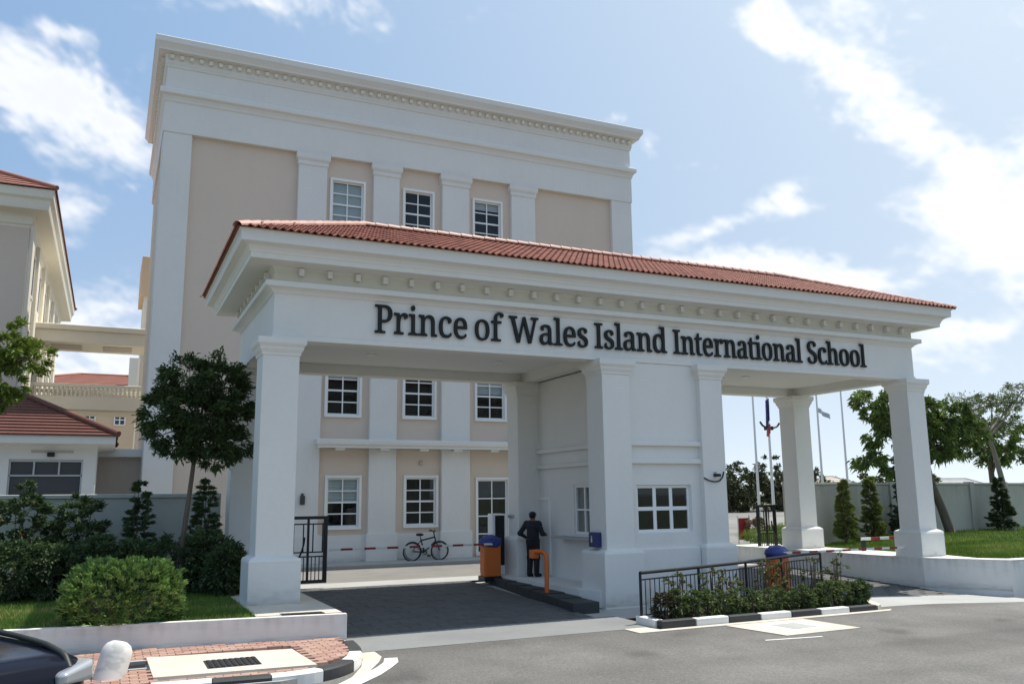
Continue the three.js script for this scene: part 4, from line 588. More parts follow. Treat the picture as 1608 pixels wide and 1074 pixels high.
// ------------------------------------------------------------------ flowerbed in the middle, with kerb and railing
{
  const k = new THREE.Group(); k.name = numbered('kerb'); k.userData.kind = 'structure'; scene.add(k);
  const fr = (t) => [5.72 + 4.55 * t, 2.70 + 0.02 * t], n = 7;
  for (let i = 0; i < n; i++) { const [a, za] = fr(i / n + 0.0015), [b, zb] = fr((i + 1) / n - 0.0015); part(k, 'kerb_block', [box(a, b, -0.25, 0.125 - 0.03 * (i / n), za - 0.16, za, 0.018)], i % 2 ? M.paintW : M.paintK); }
  for (const [z0, z1, m] of [[1.98, 2.535, M.paintW]]) part(k, 'kerb_block', box(5.70, 5.86, -0.2, 0.126, z0, z1, 0.018), m);
  part(k, 'kerb_block', [slab([[10.28, 2.72], [10.46, 2.62], [10.72, 2.2], [10.9, 1.7], [10.76, 1.62], [10.58, 2.1], [10.34, 2.5], [10.28, 2.54]], -0.25, 0.085)], M.slabCream);
  struct('flowerbed', slab([[5.84, 2.56], [10.3, 2.56], [10.6, 2.05], [10.78, 1.62], [11.6, 0.0], [8.4, 1.0], [5.84, 1.98]], -0.12, 0.07), M.soil);
  struct('road_edge', slab([[5.2, 2.87], [10.4, 2.87], [10.6, 2.72], [5.66, 2.72], [5.6, 2.43], [5.2, 2.43]], -0.2, 0.012), M.slabCream);
  const mh = thing('manhole_cover', 'square cream concrete manhole slab with grey iron grate in the road', 'manhole', [7.6, 0, 3.45]);
  const q = [[6.78, 2.90], [6.94, 4.1], [8.44, 4.06], [8.36, 2.9]]; part(mh, 'slab', slab(q, -0.1, 0.012), M.slabCream); part(mh, 'rim', slab([[7.12, 3.12], [7.2, 3.86], [8.16, 3.84], [8.1, 3.10]], -0.1, 0.017), M.paintW); part(mh, 'grate', slab([[7.40, 3.24], [7.44, 3.74], [7.93, 3.70], [7.90, 3.20]], -0.1, 0.021), M.concrete);
  const r = thing('railing', 'low black steel railing along the back of the planted bed by the booth', 'railing', [8.5, 0.1, 1]);
  const P = [[5.78, 0.80, 2.04], [7.1, 0.8, 1.68], [8.44, 0.8, 1.25], [9.75, 0.8, 0.68], [10.8, 0.8, 0.25], [11.55, 0.8, 0.1]], base = 0.02;
  part(r, 'handrail', [tube(P, 0.028, 8, 40)], M.black); part(r, 'lower_rail', [tube(P.map(([x, y, z]) => [x, 0.69, z]), 0.012, 6, 40)], M.black); part(r, 'bottom_rail', [tube(P.map(([x, y, z]) => [x, 0.13, z]), 0.012, 6, 40)], M.black);
  const c = new THREE.CatmullRomCurve3(P.map((p) => new THREE.Vector3(...p)), false, 'catmullrom', 0.2), bg = new THREE.CylinderGeometry(0.0085, 0.0085, 0.57, 5), pg = new THREE.CylinderGeometry(0.024, 0.024, 0.82, 8);
  const N = 52; for (let i = 0; i <= N; i++) { const p = c.getPointAt(i / N); if (i % 13 === 0) piece(r, 'post', pg, M.black, p.x, base + 0.37, p.z); else piece(r, 'baluster', bg, M.black, p.x, 0.41, p.z); }
}
// ------------------------------------------------------------------ plants
// leaves set in small clumps round points of a crown; each leaf two faces folded along its rib
function leaves(seed, clumps, perClump, L, W, pal, o = {}) {
  const rnd = mulberry(seed), n = clumps.length * perClump, pos = new Float32Array(n * 18), nor = new Float32Array(n * 18), col = new Float32Array(n * 18); let k = 0;
  const v = new THREE.Vector3(), dir = new THREE.Vector3(), side = new THREE.Vector3(), up = new THREE.Vector3(), gs = () => (rnd() + rnd() + rnd() - 1.5) / 1.5;
  for (const c of clumps) {
    const tone = 0.72 + 0.56 * rnd(), hue = rnd();
    for (let i = 0; i < perClump; i++) {
      const r = c.s; v.set(c.x + gs() * r, c.y + gs() * r * (o.flat ?? 0.8), c.z + gs() * r);
      dir.set(gs() * 1.0 + (c.dx ?? 0), gs() * 0.7 + (o.rise ?? 0.1) + (c.dy ?? 0), gs() * 1.0 + (c.dz ?? 0)).normalize(); up.set(gs() * 0.9, 1, gs() * 0.9).normalize(); side.crossVectors(dir, up).normalize(); up.crossVectors(side, dir).normalize();
      const l = L * (0.65 + 0.7 * rnd()), w = W * (0.7 + 0.6 * rnd()) / 2, f = w * 0.5, dr = (o.droop ?? 0.15) * l;
      const A = [v.x, v.y, v.z], T = [v.x + dir.x * l, v.y + dir.y * l - dr, v.z + dir.z * l], m = 0.45, Lf = [v.x + dir.x * l * m + side.x * w + up.x * f, v.y + dir.y * l * m + side.y * w + up.y * f, v.z + dir.z * l * m + side.z * w + up.z * f], Rt = [v.x + dir.x * l * m - side.x * w + up.x * f, v.y + dir.y * l * m - side.y * w + up.y * f, v.z + dir.z * l * m - side.z * w + up.z * f];
      pos.set([...A, ...T, ...Lf, ...A, ...Rt, ...T], k);
      const t = tone * (0.75 + 0.5 * rnd()), h = Math.min(1, Math.max(0, hue * 0.6 + rnd() * 0.5 - 0.05)), q = (rnd() < (o.accent ?? 0)) ? pal[2] : null, cc = q ?? [0, 1, 2].map((j) => pal[0][j] + (pal[1][j] - pal[0][j]) * h);
      for (let j = 0; j < 6; j++) { col.set([cc[0] * t, cc[1] * t, cc[2] * t], k + j * 3); const s = (j < 3 ? -1 : 1) * 0.4; nor.set([up.x + side.x * s, up.y + side.y * s, up.z + side.z * s], k + j * 3); }
      k += 18;
    }
  }
  const g = new THREE.BufferGeometry(); g.setAttribute('position', new THREE.BufferAttribute(pos, 3)); g.setAttribute('color', new THREE.BufferAttribute(col, 3)); g.computeVertexNormals(); return clean(g);
}
// clump centres spread through the outer shell of some blobs [x,y,z,rx,ry,rz]
function shell(seed, blobs, n, s, inner = 0.45) {
  const rnd = mulberry(seed), out = [], vol = blobs.map((b) => Math.cbrt(b[3] * b[4] * b[5]) ** 2), tot = vol.reduce((a, b) => a + b, 0);
  blobs.forEach((b, bi) => { const m = Math.max(3, Math.round(n * vol[bi] / tot)); for (let i = 0; i < m; i++) { const u = rnd() * 2 - 1, a = rnd() * 6.2832, q = Math.sqrt(1 - u * u), r = inner + (1 - inner) * Math.cbrt(rnd()), k = 0.86 + 0.28 * rnd(), nx = q * Math.cos(a), nz = q * Math.sin(a); out.push({ x: b[0] + b[3] * r * k * nx, y: b[1] + b[4] * r * k * u, z: b[2] + b[5] * r * k * nz, s: s * (0.7 + 0.6 * rnd()), dx: nx * 0.5, dy: u * 0.35, dz: nz * 0.5 }); } });
  return out;
}
function limb(pts, r0, r1, mat) { // tapered bent limb
  const c = new THREE.CatmullRomCurve3(pts.map((p) => new THREE.Vector3(...p))), g = new THREE.TubeGeometry(c, 14, 1, 8, false), p = g.attributes.position, v = new THREE.Vector3(); for (let i = 0; i <= 14; i++) { const o = c.getPointAt(i / 14), r = r0 + (r1 - r0) * i / 14; for (let j = 0; j <= 8; j++) { const k = i * 9 + j; v.fromBufferAttribute(p, k).sub(o).multiplyScalar(r).add(o); p.setXYZ(k, v.x, v.y, v.z); } } g.computeVertexNormals(); return clean(g);
}
function tree(name, label, trunk, r0, r1, blobs, n, per, cs, L, W, pal, seed, o = {}) {
  const t = thing(name, label, o.cat ?? 'tree', trunk[0], o.group), cl = shell(seed, blobs, n, cs, o.inner ?? 0.4), rnd = mulberry(seed + 5);
  part(t, 'trunk', limb(trunk, r0, r1), o.bark ?? M.bark);
  const top = trunk[trunk.length - 1], low = trunk[Math.max(0, trunk.length - 2)];
  blobs.forEach((b, i) => { const s = 0.25 + 0.7 * rnd(), a = [low[0] + (top[0] - low[0]) * s, low[1] + (top[1] - low[1]) * s, low[2] + (top[2] - low[2]) * s], e = [b[0], b[1] + b[4] * 0.1, b[2]], m = [(a[0] + e[0]) / 2 + (rnd() - 0.5) * 0.2, (a[1] + e[1]) / 2 - 0.05 + 0.1 * rnd(), (a[2] + e[2]) / 2 + (rnd() - 0.5) * 0.2]; part(t, 'branch', limb([a, m, e], r1 * 0.8, r1 * 0.25), o.bark ?? M.bark); });
  if (o.twigs) { const tw = []; for (let i = 0; i < cl.length; i += o.twigs) { const c = cl[i], b = blobs.reduce((p, q) => ((q[0] - c.x) ** 2 + (q[1] - c.y) ** 2 + (q[2] - c.z) ** 2) < ((p[0] - c.x) ** 2 + (p[1] - c.y) ** 2 + (p[2] - c.z) ** 2) ? q : p); tw.push(bar([b[0], b[1], b[2]], [c.x, c.y, c.z], r1 * 0.3, r1 * 0.12, 5)); } part(t, 'twigs', merge(tw), o.bark ?? M.bark).userData.kind = 'stuff'; }
  part(t, 'crown', leaves(seed + 9, cl, per, L, W, pal, o), o.mat ?? M.leaf); return t;
}
const G = { dark: [[0.050, 0.090, 0.030], [0.10, 0.15, 0.05]], mid: [[0.10, 0.16, 0.04], [0.24, 0.31, 0.085]], bright: [[0.12, 0.19, 0.03], [0.27, 0.34, 0.06]], olive: [[0.07, 0.09, 0.03], [0.14, 0.15, 0.05]], bush: [[0.13, 0.23, 0.055], [0.30, 0.43, 0.125]], bed: [[0.07, 0.11, 0.03], [0.16, 0.21, 0.06]] };
tree('garden_tree', 'young dark green tree with slender trunk beside the left columns', [[-0.92, 0.40, -2.5], [-0.93, 1.2, -2.5], [-0.86, 2.1, -2.5], [-0.80, 2.9, -2.52], [-0.78, 3.7, -2.5]], 0.055, 0.03,
  [[-0.95, 4.15, -2.5, 0.52, 0.50, 0.5], [-0.42, 4.2, -2.55, 0.45, 0.48, 0.5], [-1.30, 3.62, -2.4, 0.45, 0.42, 0.45], [-0.72, 3.55, -2.4, 0.55, 0.45, 0.55], [-0.20, 3.72, -2.6, 0.38, 0.42, 0.4], [-0.14, 3.08, -2.5, 0.34, 0.24, 0.35], [-1.36, 3.2, -2.5, 0.36, 0.22, 0.3], [-1.08, 2.98, -2.5, 0.34, 0.2, 0.3], [-0.34, 2.82, -2.45, 0.36, 0.2, 0.3], [-0.72, 3.1, -2.4, 0.4, 0.28, 0.4]], 250, 84, 0.17, 0.105, 0.04, G.dark, 301, { twigs: 4 });
tree('leaning_tree', 'sunlit bright green tree crown entering at the left edge above the hut', [[-5.9, 0.3, -2.9], [-5.8, 1.6, -2.9], [-5.3, 3.1, -2.9], [-4.7, 4.2, -2.9]], 0.13, 0.06, [[-4.2, 4.75, -2.9, 0.62, 0.5, 0.6], [-3.6, 4.55, -2.9, 0.45, 0.35, 0.45], [-4.1, 4.1, -2.8, 0.6, 0.35, 0.5], [-4.9, 4.8, -2.9, 0.8, 0.75, 0.8], [-3.95, 3.75, -2.8, 0.32, 0.22, 0.3]], 190, 55, 0.13, 0.11, 0.045, G.bright, 311, { twigs: 5 });
// dark shrubs along the garden wall
function shrub(name, label, x, z, y0, rx, h, rz, n, per, L, W, pal, seed, o = {}) {
  const t = thing(name, label, 'shrub', [x, y0, z], o.group), rnd = mulberry(seed), st = [], k = o.stems ?? 4; for (let i = 0; i < k; i++) { const a = rnd() * 6.28, q = rnd() * 0.5; st.push(limb([[x + Math.cos(a) * 0.05, y0 - 0.02, z + Math.sin(a) * 0.05], [x + Math.cos(a) * rx * q * 0.7, y0 + h * 0.4, z + Math.sin(a) * rz * q * 0.7], [x + Math.cos(a) * rx * q, y0 + h * (0.7 + 0.25 * rnd()), z + Math.sin(a) * rz * q]], 0.018 * (o.thick ?? 1), 0.006)); }
  part(t, 'stems', st, M.bark);
  const cl = o.clumps ? o.clumps(rnd) : shell(seed + 1, [[x, y0 + h * 0.52, z, rx, h * 0.5, rz]], n, o.cs ?? 0.1, o.inner ?? 0.5);
  part(t, 'foliage', leaves(seed + 2, cl, per, L, W, pal, o), o.mat ?? M.leafDull); return t;
}
function coneClumps(x, z, y0, r, h, tiers, arms) { return (rnd) => { const out = []; for (let t = 0; t < tiers; t++) { const f = t / tiers, rr = r * (1 - f * 0.86) * (0.8 + 0.4 * rnd()), y = y0 + 0.08 * h + f * h * 0.92, m = Math.max(3, Math.round(arms * (1 - f * 0.5))); for (let i = 0; i < m; i++) { const a = rnd() * 6.28; for (const q of [0.35, 0.7, 1]) out.push({ x: x + Math.cos(a) * rr * q, y: y + rr * q * 0.12 + (rnd() - 0.5) * 0.05, z: z + Math.sin(a) * rr * q, s: 0.055, dx: Math.cos(a) * 0.8, dz: Math.sin(a) * 0.8, dy: 0.2 }); } } return out; }; }
shrub('flowering_shrub', 'dark shrub with a few red flowers at the far left of the garden wall', -3.55, -3.4, 0.40, 0.46, 2.0, 0.42, 120, 40, 0.10, 0.045, [...G.dark, [0.32, 0.05, 0.03]], 401, { accent: 0.008 });
shrub('broad_shrub', 'broad dark shrub with lighter top tuft between the flowering and columnar shrubs', -2.62, -3.3, 0.40, 0.42, 1.75, 0.4, 110, 40, 0.10, 0.045, G.dark, 411, {});
shrub('columnar_shrub', 'narrow upright dark shrub with forked tip left of the garden tree', -1.64, -3.3, 0.40, 0.34, 2.0, 0.34, 0, 26, 0.08, 0.03, G.dark, 421, { clumps: coneClumps(-1.64, -3.3, 0.5, 0.36, 1.95, 17, 7) });
shrub('columnar_shrub', 'narrow pointed dark shrub right of the garden tree trunk', -0.50, -3.2, 0.40, 0.34, 2.0, 0.34, 0, 26, 0.08, 0.03, G.dark, 431, { clumps: coneClumps(-0.5, -3.2, 0.5, 0.42, 1.98, 17, 7) });
[[-3.6, -2.5, 0.6, 0.95], [-2.95, -2.4, 0.5, 0.9], [-2.3, -2.6, 0.5, 1.0], [-1.7, -2.35, 0.48, 0.92], [-1.05, -2.5, 0.5, 1.05], [-0.45, -2.3, 0.42, 1.1], [-0.28, -1.7, 0.3, 0.85]].forEach(([x, z, r, h], i) => shrub('hedge_shrub', ['low dark bush at the left edge under the flowering shrub', 'low dark bush below the broad shrub', 'low dark bush right of the broad shrub', 'low dark bush below the forked columnar shrub', 'low dark bush at the garden tree foot', 'low dark bush under the pointed columnar shrub', 'small dark bush closest to the left column base'][i], x, z, 0.40, r, h, r * 0.85, 110, 38, 0.10, 0.042, G.dark, 440 + i * 7, { cs: 0.12 }));
// clipped sunlit bush on the lawn
{
  const t = thing('round_bush', 'rounded sunlit yellow green bush on the left lawn above the low wall', 'bush', [-1.9, 0.42, 1.0]), rnd = mulberry(7), cl = [], st = [];
  for (let i = 0; i < 950; i++) { const u = rnd() * 2 - 1, a = rnd() * 6.283, q = Math.sqrt(1 - u * u), sx = q * Math.cos(a), sz = q * Math.sin(a), r = 0.74 + 0.26 * rnd() + 0.16 * (fbm(sx * 2.6 + 4, u * 2.6, sz * 2.6, 2) - 0.5), k = 1 / Math.max(0.84, Math.max(Math.abs(u), Math.abs(sx), Math.abs(sz))); cl.push({ x: -1.92 + 0.76 * sx * r * k, y: 0.80 + 0.44 * u * r * k, z: 1.0 + 0.47 * sz * r * k, s: 0.055, dx: sx * 0.8, dy: 0.4 + u * 0.5, dz: sz * 0.8 }); }
  for (let i = 0; i < 14; i++) { const a = rnd() * 6.28, q = 0.3 + rnd() * 0.6; st.push(limb([[-1.9 + Math.cos(a) * 0.15, 0.38, 0.98 + Math.sin(a) * 0.1], [-1.9 + Math.cos(a) * 0.5 * q, 0.6, 0.98 + Math.sin(a) * 0.3 * q], [-1.9 + Math.cos(a) * 0.8 * q, 0.95, 0.98 + Math.sin(a) * 0.4 * q]], 0.02, 0.008)); }
  part(t, 'stems', st, M.bark); part(t, 'foliage', leaves(71, cl, 22, 0.062, 0.026, G.bush, { rise: 0.25 }), M.leaf);
}
// flowerbed plants
{
  const rnd = mulberry(17), ord = ['first', 'second', 'third', 'fourth', 'fifth', 'sixth', 'seventh', 'eighth', 'ninth', 'tenth', 'eleventh', 'twelfth', 'thirteenth', 'fourteenth', 'fifteenth']; let first = null;
  for (let i = 0; i < 15; i++) {
    const x = 6.02 + i * 0.292 + (rnd() - 0.5) * 0.05, z = 2.34 + (rnd() - 0.5) * 0.06, s = 0.85 + 0.3 * rnd();
    if (i % 4 === 0 || !first) { first = shrub('bed_shrub', i === 0 ? 'reddish dark small shrub at the booth end of the kerbed flowerbed' : ord[i] + ' small green shrub from the booth end in the flowerbed front row', x, z, 0.06, 0.16 * s, 0.40 * s, 0.15, 40, 20, 0.075, 0.034, i === 0 ? [[0.05, 0.04, 0.018], [0.07, 0.07, 0.022]] : G.bed, 500 + i, { cs: 0.06, group: i ? 'small shrubs in the front row of the flowerbed' : undefined, stems: 5 }); if (i === 0) first = null; }
    else { const c = first.clone(); c.userData = { ...first.userData, label: ord[i] + ' small green shrub from the booth end in the flowerbed front row' }; c.name = numbered('bed_shrub'); c.position.set(x, 0.06, z); c.rotation.y = rnd() * 6.28; c.scale.setScalar(s); scene.add(c); }
  }
  const lab = ['tall straggly flowering plant above the flowerbed nearest the booth end', 'tall straggly pale plant second from the booth in the flowerbed', 'tall straggly plant in the flowerbed below the booth window', 'tall straggly plant in the flowerbed against the orange barrier machine', 'tall leafy plant in the flowerbed right of the orange machine', 'tall leafy plant at the road end of the flowerbed railing', 'thin straggly plant in the flowerbed left of the orange machine'];
  [[6.55, 2.0, 0.72], [7.35, 1.85, 0.75], [7.8, 1.75, 0.62], [9.4, 1.35, 0.7], [10.15, 1.3, 0.75], [10.75, 1.35, 0.8], [8.75, 1.6, 0.75]].forEach(([x, z, h], i) => shrub('flowering_plant', lab[i], x, z, 0.06, 0.20, h, 0.18, 26, 13, 0.075, 0.035, [...G.olive, [0.45, 0.30, 0.10]], 560 + i * 5, { accent: 0.07, cs: 0.07, inner: 0.3, stems: 6, thick: 0.7 }));
  const e = shrub('bed_shrub', 'single round dark shrub at the right tip of the kerbed flowerbed', 10.32, 2.3, 0.05, 0.17, 0.40, 0.17, 50, 28, 0.07, 0.034, G.dark, 599, { cs: 0.06, stems: 5 });
}
// right side
[[17.1, -4.55, 1.8, 'yellowish slim young conifer nearest the middle right column'], [18.4, -4.8, 1.9, 'slim young conifer with bright top second from the middle right column'], [20.2, -5.2, 2.05, 'tall dark young conifer just left of the near right column'], [26.2, -6.3, 1.9, 'dark pointed young conifer at the right edge before the wall']].forEach(([x, z, h, l], i) => shrub('young_conifer', l, x, z, 0.6, 0.3, h, 0.3, 0, 24, 0.10, 0.034, i < 2 ? [[0.08, 0.12, 0.03], [0.26, 0.30, 0.07]] : [[0.045, 0.075, 0.025], [0.08, 0.12, 0.04]], 620 + i * 9, { clumps: coneClumps(x, z, 0.62, [0.30, 0.36, 0.42, 0.44][i], h, 26, 6) }));
tree('leafy_tree', 'broad leafy green tree with leaning trunk right of the near right column', [[23.0, 0.55, -5.8], [22.8, 1.4, -5.9], [22.5, 2.4, -6.0], [22.3, 3.4, -6.0]], 0.16, 0.09, [[22.2, 4.5, -6, 0.95, 0.75, 0.9], [21.2, 4.6, -6.2, 0.85, 0.6, 0.8], [20.3, 4.9, -6.2, 0.7, 0.45, 0.6], [23.3, 4.5, -5.9, 0.9, 0.65, 0.8], [24.2, 4.1, -5.8, 0.7, 0.5, 0.6], [22.3, 3.6, -5.9, 0.9, 0.55, 0.8], [20.7, 3.9, -6.1, 0.55, 0.5, 0.5], [23.3, 3.6, -5.9, 0.6, 0.4, 0.5], [20.0, 3.05, -6.2, 0.55, 0.24, 0.45], [21.1, 2.9, -6.1, 0.5, 0.3, 0.45]], 250, 44, 0.21, 0.19, 0.08, G.mid, 701, { twigs: 4, droop: 0.4 });
tree('feathery_tree', 'pale barked tree with sparse spreading feathery crown near the right edge', [[27.0, 0.55, -6.5], [27.25, 1.8, -6.8], [27.2, 3.2, -7.0], [26.7, 4.7, -7.0]], 0.13, 0.06, [[25.9, 5.35, -7, 0.9, 0.16, 0.7], [27.3, 5.25, -7, 0.9, 0.28, 0.8], [28.5, 5.3, -6.9, 0.9, 0.3, 0.8], [29.3, 5.9, -7, 0.9, 0.2, 0.7], [26.2, 4.9, -7, 0.45, 0.18, 0.4], [28.0, 4.5, -7, 0.6, 0.3, 0.5]], 150, 22, 0.19, 0.15, 0.035, [[0.13, 0.17, 0.075], [0.25, 0.28, 0.125]], 711, { bark: M.barkPale, twigs: 2, inner: 0.2 });
tree('leafy_tree', 'dense dark green tree crown filling the right edge behind the feathery tree', [[30.4, 0.5, -9.5], [30.3, 2, -9.5], [30.1, 3.4, -9.4]], 0.16, 0.09, [[30.4, 4.4, -9.4, 1.3, 0.95, 1.2], [29.2, 3.9, -9.3, 0.9, 0.6, 0.9], [31.6, 4.0, -9.4, 1.2, 0.9, 1.0], [30.2, 3.4, -9.2, 0.9, 0.4, 0.8]], 150, 40, 0.21, 0.18, 0.075, G.mid, 721, { twigs: 5 });
[[49, -56, 3.6, 3.2], [53, -62, 5.0, 3.6], [57.5, -60, 5.4, 3.3], [61, -64, 5.2, 3.6], [64.5, -60, 6.2, 3.4], [68.5, -62, 4.9, 3.6], [73, -64, 4.4, 3.6], [79, -60, 4.2, 3.8], [86, -62, 4.6, 4], [45, -64, 4.4, 3.4]].forEach(([x, z, h, r], i) => tree('distant_tree', ['distant low tree just right of the booth', 'distant rounded tree behind the nearest flagpole', 'distant olive tree left of the flagged pole', 'distant dark tree behind the flagged pole', 'tallest distant tree beside the middle right column', 'distant tree hidden behind the middle right column', 'distant tree above the yellowish conifer', 'distant tree behind the brown roofed house', 'distant tree behind the leafy tree', 'distant tree hidden behind the booth'][i], [[x, -0.6, z], [x, h * 0.3, z], [x, h * 0.6, z]], 0.3, 0.15, [[x, h * 0.62, z, r, h * 0.36, r], [x - r * 0.5, h * 0.45, z + 1, r * 0.7, h * 0.32, r * 0.6], [x + r * 0.6, h * 0.45, z + 0.6, r * 0.7, h * 0.32, r * 0.6], [x, h * 0.22, z + 1.2, r * 1.0, h * 0.22, r * 0.6]], 150, 32, 0.42, 0.36, 0.2, i % 2 ? G.olive : [[0.045, 0.06, 0.025], [0.10, 0.115, 0.04]], 800 + i * 11, { cat: 'tree' }));
{
  const ph = thing('flowering_shrub', 'pink flowering shrub beyond the exit lane left of the gate leaf', 'shrub', [20.2, 0.1, -12]); part(ph, 'stems', [limb([[20.2, 0, -12], [20.25, 0.4, -12], [20.2, 0.9, -12]], 0.03, 0.01)], M.bark);
  part(ph, 'foliage', leaves(901, shell(902, [[20.2, 0.62, -12, 0.45, 0.5, 0.4]], 60, 0.11), 34, 0.1, 0.05, [[0.06, 0.10, 0.03], [0.12, 0.16, 0.05], [0.55, 0.25, 0.24]], { accent: 0.3 }), M.leafDull);
  const b = thing('banner', 'red banner on a light frame beyond the exit lane beside the booth', 'banner', [19.7, 0.1, -12.2]); part(b, 'cloth', box(19.5, 20.0, 0.35, 1.15, -12.22, -12.2, 0.004), M.red); part(b, 'post', [bar([19.48, 0.05, -12.21], [19.48, 1.25, -12.21], 0.025)], M.pole); part(b, 'post', [bar([20.02, 0.05, -12.21], [20.02, 1.25, -12.21], 0.025)], M.pole);
  for (const [x, z, w, d, h, rh, m, l] of [[73.8, -62, 7, 6, 2.2, 1.7, M.taupe, 'distant house with brown hipped roof above the right wall'], [93, -61, 11, 6, 2.0, 1.6, M.concreteLight, 'distant house with pale roof behind the leaning tree trunk'], [106, -58, 9, 6, 1.9, 1.5, M.concreteLight, 'distant pale roofed house by the feathery tree']]) { const hs = thing('distant_house', l, 'house', [x, 0, z]); part(hs, 'wall', box(x - w / 2, x + w / 2, -0.7, h, z - d / 2, z + d / 2, 0.02), M.cream); tiledHip(hs, x - w / 2 - 0.5, x + w / 2 + 0.5, z - d / 2 - 0.5, z + d / 2 + 0.5, h, h + rh, 8, m); for (const q of [-0.25, 0.25]) { const g = sub(hs, 'window', x + q * w, 0.6, z + d / 2); part(g, 'frame', box(x + q * w - 0.6, x + q * w + 0.6, 0.5, 1.6, z + d / 2 - 0.02, z + d / 2 + 0.04, 0.01), M.frame); part(g, 'pane', box(x + q * w - 0.5, x + q * w + 0.5, 0.6, 1.5, z + d / 2 + 0.03, z + d / 2 + 0.05, 0), M.greyPanel); } }
}
{
  const cl = [], rnd = mulberry(55); for (let i = 0; i < 520; i++) { const x = 34 + 80 * rnd(), h = 1.2 + 1.9 * fbm(x * 0.22, 3, 1, 3); cl.push({ x, y: -0.6 + (h + 0.6) * Math.sqrt(rnd()), z: -68 + rnd() * 3, s: 0.5 }); }
  const w = stuff('distant_wood', leaves(951, cl, 26, 0.5, 0.26, [[0.05, 0.065, 0.03], [0.11, 0.12, 0.05]]), M.leafDull); w.userData.label = 'low far-off woodland closing the view beyond the yard';
}
M.flagRed = std({ color: new THREE.Color(0.42, 0.10, 0.10), roughness: 0.8 });
// flagpoles
[[27.23, -20, 'plain white flagpole nearest the booth in the exit gap'], [28.15, -20, 'white flagpole with cross yard and drooping flag in the exit gap'], [31.5, -20, 'plain white flagpole just right of the middle right column'], [33.25, -20, 'plain white flagpole left of the leafy tree']].forEach(([x, z, l], i) => {
  const f = thing('flagpole', l, 'flagpole', [x, 0.1, z]), H = i === 1 ? 9.6 : 9.2;
  part(f, 'pole', bar([x, 0.1, z], [x, H, z], i === 1 ? 0.085 : 0.075, 0.035, 12), M.pole); part(f, 'base', [box(x - 0.25, x + 0.25, 0.0, 0.42, z - 0.25, z + 0.25, 0.03)], M.frame); part(f, 'finial', new THREE.SphereGeometry(0.07, 12, 8).translate(x, H + 0.05, z), M.pole);
  if (i === 1) { part(f, 'yard', tube([[x - 0.62, 5.62, z + 0.1], [x - 0.45, 5.42, z + 0.1], [x, 5.3, z + 0.1], [x + 0.45, 5.40, z + 0.1], [x + 0.62, 5.58, z + 0.1]], 0.05, 8, 20), M.black); part(f, 'collar', [box(x - 0.2, x + 0.2, 5.22, 5.42, z - 0.15, z + 0.15, 0.03)], M.black); }
  if (i === 1 || i === 2) { const fl = thing('flag', i === 1 ? 'furled dark blue and red flag hanging on the second flagpole' : 'small grey flag blowing at the pole beside the middle right column', 'flag', [x, 6, z]); const g = new THREE.PlaneGeometry(0.9, i === 1 ? 1.2 : 0.7, 24, 12), p = g.attributes.position; for (let k = 0; k < p.count; k++) { const u = (p.getX(k) + 0.45) / 0.9, w = p.getY(k); if (i === 1) p.setXYZ(k, x - 0.06 - 0.14 * u + 0.03 * Math.sin(u * 20), 6.0 + w * 0.9 - u * 0.5 + 0.3, z + 0.1 + 0.09 * Math.sin(u * 15 + w)); else p.setXYZ(k, x + 0.05 + u * 0.8, 6.35 + w * 0.35 - u * 0.35, z + 0.06 * Math.sin(u * 9)); } g.computeVertexNormals(); const th = g.clone(), q = th.attributes.position; for (let k = 0; k < q.count; k++) q.setZ(k, q.getZ(k) - 0.012); part(fl, 'cloth', [g, th], i === 1 ? M.blue : M.steel); if (i === 1) { const lo = mergeGeometries([g, th].map(clean)); lo.scale(1, 0.42, 1); lo.computeBoundingBox(); const bb = lo.boundingBox; lo.translate(0, origin(fl).y * 0 + 5.95 - bb.max.y - 0.42, 0); part(fl, 'stripe', lo, M.flagRed); } }
});
